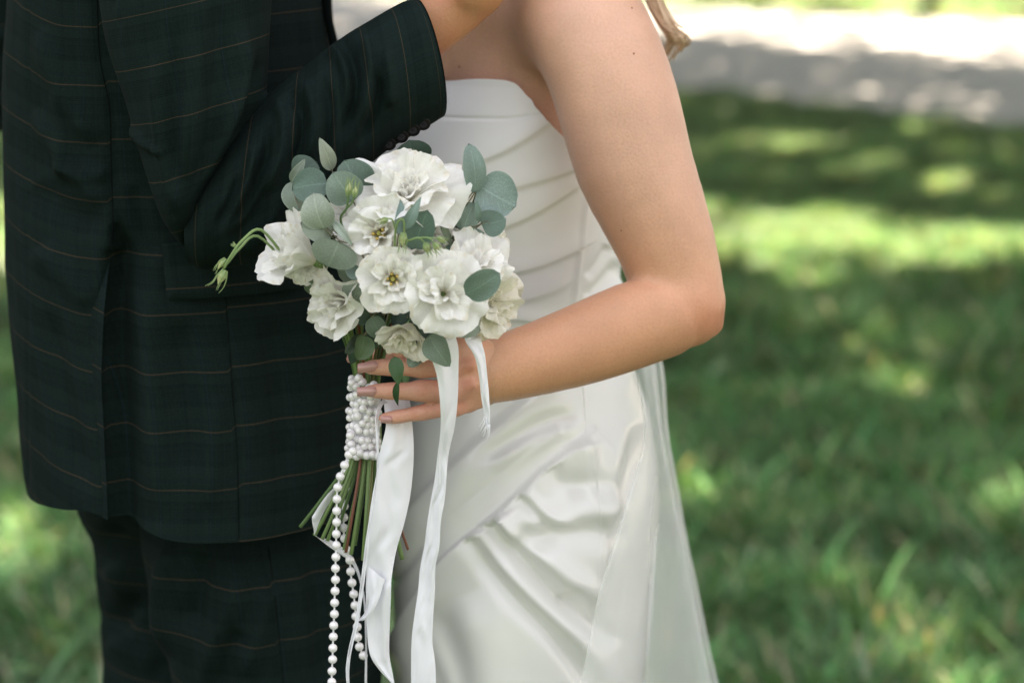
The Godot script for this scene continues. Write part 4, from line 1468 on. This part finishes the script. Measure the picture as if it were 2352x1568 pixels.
func build_bouquet() -> void:
	var petal := vcol(0.52, 0.35)
	var pim := Image.create(256, 256, true, Image.FORMAT_RGB8)
	var him := Image.create(256, 256, true, Image.FORMAT_RGB8)
	for y in 256:
		for x in 256:
			# fine veins fanning from the base to the rim
			var u := (x / 255.0 - 0.5) / (0.35 + 0.65 * (y / 255.0))
			var k := noise.get_noise_2d(u * 620.0, y * 0.25) * 0.6 + noise.get_noise_2d(x * 1.2, y * 1.2 + 300.0) * 0.5
			var a := clampf(0.988 + 0.035 * k, 0.0, 1.0)
			pim.set_pixel(x, y, Color(a, a, a * 0.995))
			var hh := 0.5 + 0.5 * k
			him.set_pixel(x, y, Color(hh, hh, hh))
	pim.generate_mipmaps()
	him.bump_map_to_normal_map(3.0)
	him.generate_mipmaps()
	petal.albedo_texture = ImageTexture.create_from_image(pim)
	petal.normal_enabled = true
	petal.normal_texture = ImageTexture.create_from_image(him)
	petal.normal_scale = 0.3
	petal.backlight_enabled = true
	petal.backlight = Color(0.85, 0.85, 0.82)
	petal.cull_mode = BaseMaterial3D.CULL_DISABLED
	M.petal = petal
	var lf := vcol(0.5, 0.45)
	lf.albedo_texture = leaf_texture()
	lf.cull_mode = BaseMaterial3D.CULL_DISABLED
	lf.backlight_enabled = true
	lf.backlight = Color(0.12, 0.16, 0.1)
	M.leaf = lf
	M.stem = std(srgb(112, 136, 84), 0.5, 0.4)
	M.stem_v = vcol(0.45, 0.45)
	M.sepal = std(srgb(140, 160, 108), 0.55, 0.4)
	M.pistil = std(srgb(176, 172, 96), 0.5, 0.4)
	M.stamen = std(srgb(224, 196, 112), 0.7, 0.3)
	var pearl := std(srgb(240, 237, 238), 0.14, 0.7)
	pearl.clearcoat_enabled = true
	pearl.clearcoat = 1.0
	pearl.clearcoat_roughness = 0.08
	M.pearl = pearl
	M.wrap = std(srgb(200, 200, 204), 0.4, 0.5)
	M.thread = std(srgb(232, 232, 236), 0.5, 0.4)
	var bq := thing("bouquet", "wedding bouquet of white ruffled flowers and eucalyptus with pearls and ribbons", "bouquet", V(840, 1240, 0.28))
	# ---- flowers
	var cream := {"rim": lin(248, 245, 236), "base": lin(228, 218, 178)}
	flower(bq, 937, 428, 0.325, 97, Vector3(0.10, 0.56, 0.80), {"squash": 0.95, "tight": true, "open": 0.95, "ruffle": 1.2})
	flower(bq, 1050, 454, 0.298, 56, Vector3(0.66, 0.10, 0.68), {"open": 0.7})
	flower(bq, 1006, 500, 0.312, 46, Vector3(0.4, -0.2, 0.9), {"open": 0.55, "tight": true})
	flower(bq, 790, 490, 0.312, 52, Vector3(-0.5, 0.4, 0.75), {"open": 0.7})
	flower(bq, 850, 470, 0.318, 46, Vector3(-0.3, 0.7, 0.65), {"open": 0.7, "tight": true})
	flower(bq, 866, 534, 0.345, 76, Vector3(-0.16, 0.05, 0.95), {"spin": 0.7, "squash": 0.85, "open": 0.62, "stamens": true})
	flower(bq, 652, 568, 0.325, 88, Vector3(-0.72, 0.34, 0.42), {"open": 0.14, "tight": true, "ruffle": 0.7})
	flower(bq, 706, 616, 0.312, 42, Vector3(0.3, -0.5, 0.8), {"open": 0.5, "tight": true})
	flower(bq, 902, 642, 0.362, 73, Vector3(0.06, -0.10, 0.97), {"open": 0.5, "stamens": true, "spin": 0.4})
	flower(bq, 985, 590, 0.318, 48, Vector3(0.0, 0.3, 0.95), {"open": 0.6, "tight": true})
	flower(bq, 1024, 668, 0.362, 85, Vector3(0.14, 0.10, 0.95), {"open": 0.72, "spin": 1.0})
	flower(bq, 1098, 598, 0.332, 64, Vector3(0.3, 0.5, 0.75), {"open": 0.72})
	flower(bq, 1140, 694, 0.310, 70, Vector3(0.75, -0.05, 0.6), cream.merged({"open": 0.7, "tight": true}))
	flower(bq, 1118, 748, 0.305, 50, Vector3(0.4, -0.7, 0.55), cream.merged({"open": 0.5}))
	flower(bq, 1140, 558, 0.285, 36, Vector3(0.7, 0.3, 0.5), cream.merged({"open": 0.6, "tight": true}))
	flower(bq, 762, 698, 0.325, 75, Vector3(-0.55, -0.15, 0.8), {"open": 0.6, "squash": 0.9, "spin": 1.2, "tight": true, "ruffle": 1.3})
	flower(bq, 926, 786, 0.338, 64, Vector3(-0.25, -0.66, 0.55), cream.merged({"open": 0.12, "squash": 0.8, "tight": true, "ruffle": 0.7}))
	flower(bq, 962, 544, 0.318, 44, Vector3(-0.1, 0.5, 0.8), {"open": 0.6, "tight": true})
	flower(bq, 1062, 556, 0.302, 44, Vector3(0.4, 0.6, 0.7), {"open": 0.6})
	flower(bq, 1082, 650, 0.318, 52, Vector3(0.4, 0.1, 0.9), {"open": 0.6, "tight": true})
	flower(bq, 826, 560, 0.312, 44, Vector3(-0.5, -0.1, 0.85), {"open": 0.6})
	# ---- eucalyptus, traced: base, tip, half width
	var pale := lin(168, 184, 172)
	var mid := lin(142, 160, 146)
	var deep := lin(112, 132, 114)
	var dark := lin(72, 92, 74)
	var leaves := [
		[762, 392, 734, 316, 17, 0.315, pale, {"round": 0.25, "roll": 0.2}],
		[680, 408, 727, 370, 30, 0.300, dark, {"roll": -0.4}],
		[668, 418, 700, 365, 12, 0.306, pale, {"round": 0.3}],
		[672, 412, 686, 489, 23, 0.305, mid, {"roll": 0.5}],
		[754, 421, 668, 434, 33, 0.325, deep, {"roll": 0.2}],
		[812, 462, 764, 396, 36, 0.328, mid, {"roll": -0.15}],
		[832, 450, 790, 367, 38, 0.318, deep, {"roll": 0.2}],
		[745, 527, 718, 443, 32, 0.352, pale, {"roll": -0.3, "bend": 0.2}],
		[766, 526, 690, 512, 34, 0.342, mid, {"roll": 0.25}],
		[780, 553, 752, 614, 46, 0.352, mid, {"roll": -0.2, "bend": 0.08}],
		[764, 505, 810, 566, 9, 0.350, pale, {"round": 0.4}],
		[846, 620, 796, 600, 30, 0.340, mid, {"roll": 0.3}],
		[846, 626, 772, 620, 24, 0.334, deep, {"roll": -0.3}],
		[824, 650, 812, 697, 27, 0.335, mid, {"roll": 0.3}],
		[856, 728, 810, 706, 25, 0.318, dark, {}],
		[852, 726, 880, 776, 20, 0.322, deep, {"roll": 0.3}],
		[945, 376, 940, 322, 39, 0.225, dark, {"roll": 0.3}],
		[862, 417, 842, 374, 17, 0.27, dark, {}],
		[945, 574, 982, 482, 29, 0.348, deep, {"roll": 0.2, "bend": 0.05}],
		[930, 526, 967, 452, 13, 0.362, mid, {"round": 0.1}],
		[914, 540, 921, 456, 14, 0.356, mid, {"round": 0.1, "roll": 0.5}],
		[1092, 445, 1078, 328, 22, 0.325, mid, {"roll": 0.35}],
		[1098, 426, 1186, 474, 47, 0.318, pale, {"roll": 0.15, "bend": 0.06}],
		[1064, 532, 1090, 463, 24, 0.318, mid, {"roll": -0.4}],
		[1102, 510, 1094, 461, 8, 0.322, mid, {"round": 0.6}],
		[1104, 514, 1162, 504, 27, 0.322, mid, {"roll": 0.3}],
		[1066, 536, 1120, 556, 20, 0.312, pale, {"roll": 0.3}],
		[1070, 530, 1031, 540, 17, 0.305, deep, {}],
		[1012, 506, 1038, 566, 8, 0.330, mid, {"round": 0.4}],
		[1068, 677, 1149, 627, 29, 0.378, deep, {"roll": 0.15, "bend": 0.1}],
		[1014, 736, 1106, 758, 26, 0.350, mid, {"roll": -0.25}],
		[1050, 742, 1078, 760, 13, 0.356, pale, {}],
		[984, 768, 1032, 842, 28, 0.342, deep, {"round": 0.45, "roll": 0.2, "bend": 0.16}],
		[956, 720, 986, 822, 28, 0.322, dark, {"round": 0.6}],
		[906, 818, 916, 884, 16, 0.345, lin(62, 92, 52), {"round": 0.4, "bend": 0.1}],
		[914, 876, 913, 934, 7, 0.338, lin(60, 92, 56), {"round": 0.2, "roll": 0.6}],
		[836, 768, 822, 828, 20, 0.322, lin(96, 120, 84), {"roll": -0.5, "fold": 0.4}],
		[838, 772, 792, 812, 16, 0.308, dark, {"round": 0.5}],
		[820, 790, 806, 838, 12, 0.304, dark, {"round": 0.5}],
		[724, 640, 706, 674, 14, 0.31, deep, {}],
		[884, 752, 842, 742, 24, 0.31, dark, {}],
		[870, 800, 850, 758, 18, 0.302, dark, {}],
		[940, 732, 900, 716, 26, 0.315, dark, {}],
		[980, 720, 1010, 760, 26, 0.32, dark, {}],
		[1030, 560, 1055, 600, 18, 0.315, deep, {}],
		[830, 590, 850, 640, 20, 0.322, deep, {"roll": 0.4}],
		[960, 810, 940, 842, 16, 0.312, mid, {}],
		[1062, 520, 1056, 450, 20, 0.29, dark, {}]]
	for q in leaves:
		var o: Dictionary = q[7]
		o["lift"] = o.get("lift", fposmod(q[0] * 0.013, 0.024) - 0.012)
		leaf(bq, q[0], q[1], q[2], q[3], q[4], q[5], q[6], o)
	# ---- eucalyptus twigs
	rng.seed = 41
	var twig := lin(110, 104, 84)
	stem("twig", bq, [[1020, 700, 0.29, 2.4], [1062, 536, 0.312, 2.0], [1092, 520, 0.324, 1.6], [1118, 508, 0.33, 1.0], [1124, 516, 0.332, 0.6]], twig)
	stem("twig", bq, [[1010, 700, 0.28, 2.4], [1070, 520, 0.30, 2.2], [1096, 432, 0.32, 1.8]], twig)
	stem("twig", bq, [[850, 700, 0.28, 2.4], [846, 622, 0.34, 2.0], [818, 566, 0.345, 1.8], [780, 552, 0.35, 1.6], [748, 520, 0.345, 1.4], [684, 470, 0.32, 1.2], [672, 410, 0.305, 1.0]], twig)
	stem("twig", bq, [[860, 800, 0.28, 2.6], [852, 726, 0.318, 2.0], [846, 640, 0.33, 1.6]], twig)
	# ---- buds
	var green := lin(128, 152, 96)
	stem("bud_stem", bq, [[660, 600, 0.31, 3.4], [600, 528, 0.335, 3.4], [556, 552, 0.345, 3.3], [528, 590, 0.346, 3.1], [514, 616, 0.344, 2.8]], green)
	stem("bud_stem", bq, [[660, 610, 0.305, 3.2], [592, 542, 0.328, 3.2], [548, 572, 0.338, 3.0], [520, 606, 0.34, 2.6], [512, 600, 0.342, 2.4]], green)
	bud(bq, 516, 620, 0.344, -0.5, 1.0, 34, 11)
	bud(bq, 518, 594, 0.342, -0.62, 0.75, 28, 8)
	bud(bq, 541, 566, 0.343, -0.6, -0.5, 8, 3)
	stem("bud_stem", bq, [[800, 560, 0.32, 3.0], [782, 504, 0.345, 3.0], [796, 478, 0.352, 2.8], [800, 448, 0.354, 2.4]], lin(96, 122, 76))
	stem("bud_stem", bq, [[796, 478, 0.352, 2.6], [808, 466, 0.356, 2.4], [814, 448, 0.356, 2.2]], lin(96, 122, 76))
	bud(bq, 799, 450, 0.354, 0.12, -1.0, 30, 7)
	bud(bq, 813, 452, 0.357, 0.15, -1.0, 24, 6)
	stem("bud_stem", bq, [[905, 620, 0.34, 2.6], [908, 530, 0.372, 2.6], [918, 505, 0.378, 2.6], [927, 508, 0.378, 2.4], [928, 535, 0.376, 2.2]], green)
	bud(bq, 926, 534, 0.376, -0.05, 1.0, 30, 8.5)
	stem("bud_stem", bq, [[908, 526, 0.37, 2.2], [900, 504, 0.376, 2.0], [884, 502, 0.377, 1.8]], green)
	bud(bq, 890, 503, 0.377, -1.0, 0.35, 16, 6)
	stem("bud_stem", bq, [[920, 560, 0.368, 2.6], [940, 552, 0.376, 2.4], [960, 546, 0.378, 2.2], [974, 556, 0.378, 1.8], [978, 562, 0.378, 1.6]], green)
	bud(bq, 976, 558, 0.378, 0.45, 1.0, 22, 8)
	stem("bud_stem", bq, [[956, 547, 0.377, 2.0], [984, 546, 0.38, 1.8], [998, 560, 0.38, 1.6]], green)
	bud(bq, 996, 558, 0.38, 0.6, 0.8, 20, 7)
	stem("bud_stem", bq, [[970, 546, 0.378, 1.6], [1004, 548, 0.376, 1.5], [1016, 560, 0.376, 1.2]], green)
	bud(bq, 1004, 546, 0.376, 0.9, 0.4, 18, 5)
	for q in [[930, 340, 946, 352], [942, 362, 950, 340]]:
		stem("bud_stem", bq, [[q[0], q[1] + 30, 0.3, 1.2], [q[0], q[1] + 8, 0.3, 1.0], [q[2], q[3], 0.3, 0.5]], green)
	# ---- cut stems fanning out below the hand
	rng.seed = 52
	var sg := lin(112, 136, 82)
	var sd := lin(84, 110, 62)
	var red := lin(118, 74, 56)
	for q in [[812, 689, 1210, 0.262, sd, 4.2], [816, 722, 1229, 0.282, sg, 4.4], [820, 740, 1237, 0.288, sg, 4.2], [824, 752, 1241, 0.280, sg, 4.2], [830, 772, 1225, 0.266, sd, 4.0], [832, 794, 1268, 0.292, red, 3.6], [836, 790, 1262, 0.284, sg, 4.4], [842, 806, 1273, 0.290, sg, 4.4], [846, 815, 1252, 0.270, sd, 4.0], [850, 834, 1286, 0.294, sg, 4.8], [856, 842, 1260, 0.280, lin(126, 128, 76), 3.8], [862, 852, 1250, 0.272, sd, 4.4], [870, 924, 1284, 0.266, sg, 5.4], [866, 937, 1262, 0.262, red, 3.2]]:
		var x0: float = q[0]
		stem("flower_stem", bq, [[x0 + (x0 - 840) * 1.6, 720, 0.292, q[5]], [x0 + rng.randf_range(-3, 3), 850, 0.262 + (q[3] - 0.277) * 0.5, q[5]], [x0, 960, 0.266 + (q[3] - 0.277) * 0.4, q[5]], [lerpf(x0, q[1], 0.12), 1060, 0.268 + (q[3] - 0.277) * 0.5, q[5]], [lerpf(x0, q[1], 0.62), lerpf(1060, q[2], 0.6), q[3], q[5] * 1.02], [q[1], q[2], q[3], q[5] * 1.06]], q[4], 8)
	# ---- pearls wound round the stems, and two hanging ends
	rng.seed = 63
	var ball := SphereMesh.new()
	ball.radius = 1.0
	ball.height = 2.0
	ball.radial_segments = 20
	ball.rings = 12
	var wrap_ := holder("pearl_wrap", bq)
	var bead := func(parent: Node, p: Vector3, r: float) -> void:
		var o := put("pearl", ball, M.pearl, parent)
		o.position += p
		o.scale = Vector3.ONE * r
	put("wrap_band", tube(PackedVector3Array([V(842, 892, 0.268), V(840, 960, 0.268), V(836, 1046, 0.268)]), PackedFloat32Array([0.0118, 0.0122, 0.0122]), 14), M.wrap, wrap_)
	for k in 11:
		var y := 874.0 + k * 17.0
		var cx := lerpf(838, 834, k / 10.0)
		var hw := 31.0 + 3.0 * sin(k * 1.7)
		for i in 7:
			var a := -1.5 + 3.0 * (i + 0.5 * (k % 2)) / 6.5 + rng.randf_range(-0.12, 0.12)
			if y < 900 and a > -0.5 and k < 2: continue
			var g := 1.0 + rng.randf_range(-0.03, 0.16)
			bead.call(wrap_, V(cx + sin(a) * hw * g, y + rng.randf_range(-5, 5), 0.268 + cos(a) * 0.0125 * g), size_at(rng.randf_range(8.6, 10.0), 0.28))
	for q in [[808, 879], [817, 887], [824, 868], [832, 877], [858, 884], [847, 890], [804, 1000], [806, 1020], [842, 1046], [867, 1047], [856, 1044], [826, 1040]]:
		bead.call(wrap_, V(q[0], q[1], 0.284), size_at(10.2, 0.284))
	var a_line := [[810, 1036], [801, 1044], [791, 1068], [781, 1094], [775, 1119], [773.5, 1146], [773, 1173], [773, 1199], [772, 1226], [772, 1252], [771, 1279], [770, 1305], [770, 1331], [769, 1357], [768, 1384], [767.5, 1410], [766, 1436], [765, 1462], [764, 1488], [763.5, 1514], [762, 1541], [761.5, 1566], [761, 1592], [760, 1618], [760, 1644], [759, 1670]]
	var b_line := [[806, 1060], [796, 1082], [792, 1120], [790, 1162], [789, 1188], [789, 1212], [791, 1236], [796, 1262], [803, 1286], [805, 1312], [808, 1338], [812, 1364], [815, 1390], [817, 1415], [820, 1439], [821, 1463], [825, 1485], [834, 1505]]
	for li in 2:
		var st := holder("pearl_strand", bq)
		var path := PackedVector3Array()
		var rad := PackedFloat32Array()
		for q in [a_line, b_line][li]:
			var z: float = 0.298 if li == 0 else 0.262
			var p := V(q[0], q[1], z)
			bead.call(st, p, size_at(10.6, z))
			path.append(p)
			rad.append(0.0008)
		put("thread", tube(path, rad, 5, false, 2), M.thread, st)
	# ---- ribbons
	ribbon("satin_ribbon", bq, [[884, 900, 936, 896, 0.272, 0.270], [882, 932, 942, 925, 0.282, 0.276], [886, 978, 947, 974, 0.296, 0.284], [873, 1034, 950, 1023, 0.300, 0.290], [868, 1069, 949, 1072, 0.302, 0.290], [856, 1132, 942, 1139, 0.306, 0.292], [847, 1192, 928, 1203, 0.308, 0.296], [841, 1255, 910, 1264, 0.306, 0.298], [841, 1313, 899, 1328, 0.300, 0.304], [840, 1352, 898, 1358, 0.296, 0.306], [842, 1437, 895, 1437, 0.298, 0.302], [849, 1501, 894, 1501, 0.302, 0.298], [870, 1537, 901, 1544, 0.300, 0.298], [905, 1574, 907, 1576, 0.300, 0.300]], 12)
	ribbon("satin_ribbon", bq, [[884, 1330, 846, 1300, 0.307, 0.304], [866, 1385, 842, 1350, 0.310, 0.306], [842, 1420, 840, 1400, 0.310, 0.306], [824, 1426, 823, 1424, 0.308, 0.308]], 6)
	ribbon("grosgrain_ribbon", bq, [[984, 790, 1046, 770, 0.330, 0.322], [986, 811, 1053, 802, 0.332, 0.322], [1002, 858, 1053, 851, 0.332, 0.322], [1010, 918, 1051, 918, 0.330, 0.320], [1012, 981, 1044, 981, 0.322, 0.316], [1005, 1044, 1030, 1044, 0.316, 0.312], [998, 1101, 1025, 1101, 0.312, 0.314], [989, 1150, 1021, 1150, 0.308, 0.314], [981, 1199, 1012, 1199, 0.306, 0.314], [974, 1255, 1009, 1255, 0.304, 0.314], [965, 1302, 1000, 1302, 0.304, 0.312], [960, 1356, 999, 1356, 0.306, 0.310], [952, 1412, 995, 1412, 0.308, 0.310], [945, 1473, 993, 1473, 0.308, 0.310], [944, 1580, 1000, 1530, 0.308, 0.310], [944, 1660, 1002, 1640, 0.308, 0.310]], 8)
	ribbon("frayed_ribbon", bq, [[1066, 770, 1104, 772, 0.318, 0.312], [1070, 786, 1107, 788, 0.322, 0.316], [1090, 819, 1114, 816, 0.324, 0.318], [1100, 865, 1119, 862, 0.322, 0.318], [1105, 911, 1123, 904, 0.320, 0.318], [1112, 953, 1125, 946, 0.318, 0.318], [1116, 978, 1125, 978, 0.318, 0.318]], 6)
	rng.seed = 71
	for k in 12:
		var x0 := lerpf(1113, 1125, k / 11.0)
		var y0 := 974.0 if k > 4 else 955.0 + k * 4.0
		var dx := rng.randf_range(-14, -2) if k < 8 else rng.randf_range(-5, 4)
		stem("frayed_thread", bq, [[x0, y0, 0.318, 1.5], [x0 + dx * 0.4, y0 + rng.randf_range(8, 16), 0.319, 1.3], [x0 + dx, y0 + rng.randf_range(20, 38), 0.318, 0.8]], lin(236, 236, 240), 4)
	ribbon("narrow_ribbon", bq, [[780, 1105, 788, 1112, 0.270, 0.268], [767, 1119, 773, 1133, 0.276, 0.272], [746, 1142, 753, 1160, 0.284, 0.278], [723, 1176, 734, 1196, 0.290, 0.284], [716, 1194, 725, 1222, 0.290, 0.286], [728, 1232, 722, 1228, 0.280, 0.286], [757, 1239, 751, 1252, 0.264, 0.268], [790, 1260, 783, 1274, 0.262, 0.264], [812, 1284, 806, 1292, 0.262, 0.262], [828, 1324, 823, 1327, 0.262, 0.262], [839, 1384, 835, 1386, 0.266, 0.264], [842, 1455, 838, 1455, 0.27, 0.27], [843, 1516, 838, 1516, 0.27, 0.27], [842, 1600, 836, 1600, 0.27, 0.27]], 4)
	ribbon("narrow_ribbon", bq, [[880, 915, 890, 925, 0.282, 0.280], [867, 934, 878, 932, 0.296, 0.292], [861, 967, 868, 967, 0.302, 0.300], [864, 1016, 870, 1016, 0.306, 0.306], [863, 1100, 868, 1100, 0.310, 0.310], [842, 1224, 850, 1224, 0.314, 0.314], [833, 1295, 842, 1295, 0.314, 0.316], [824, 1366, 833, 1366, 0.312, 0.316], [814, 1430, 823, 1430, 0.310, 0.314], [800, 1491, 808, 1491, 0.308, 0.312], [794, 1537, 802, 1537, 0.308, 0.312], [797, 1590, 803, 1590, 0.308, 0.312]], 4)

func _ready() -> void:
	noise.seed = 7
	noise.frequency = 0.05
	noise.fractal_octaves = 3
	setup_view()
	build_setting()
	build_trees()
	make_materials()
	build_groom()
	build_bride()
	build_bouquet()
	build_grass()
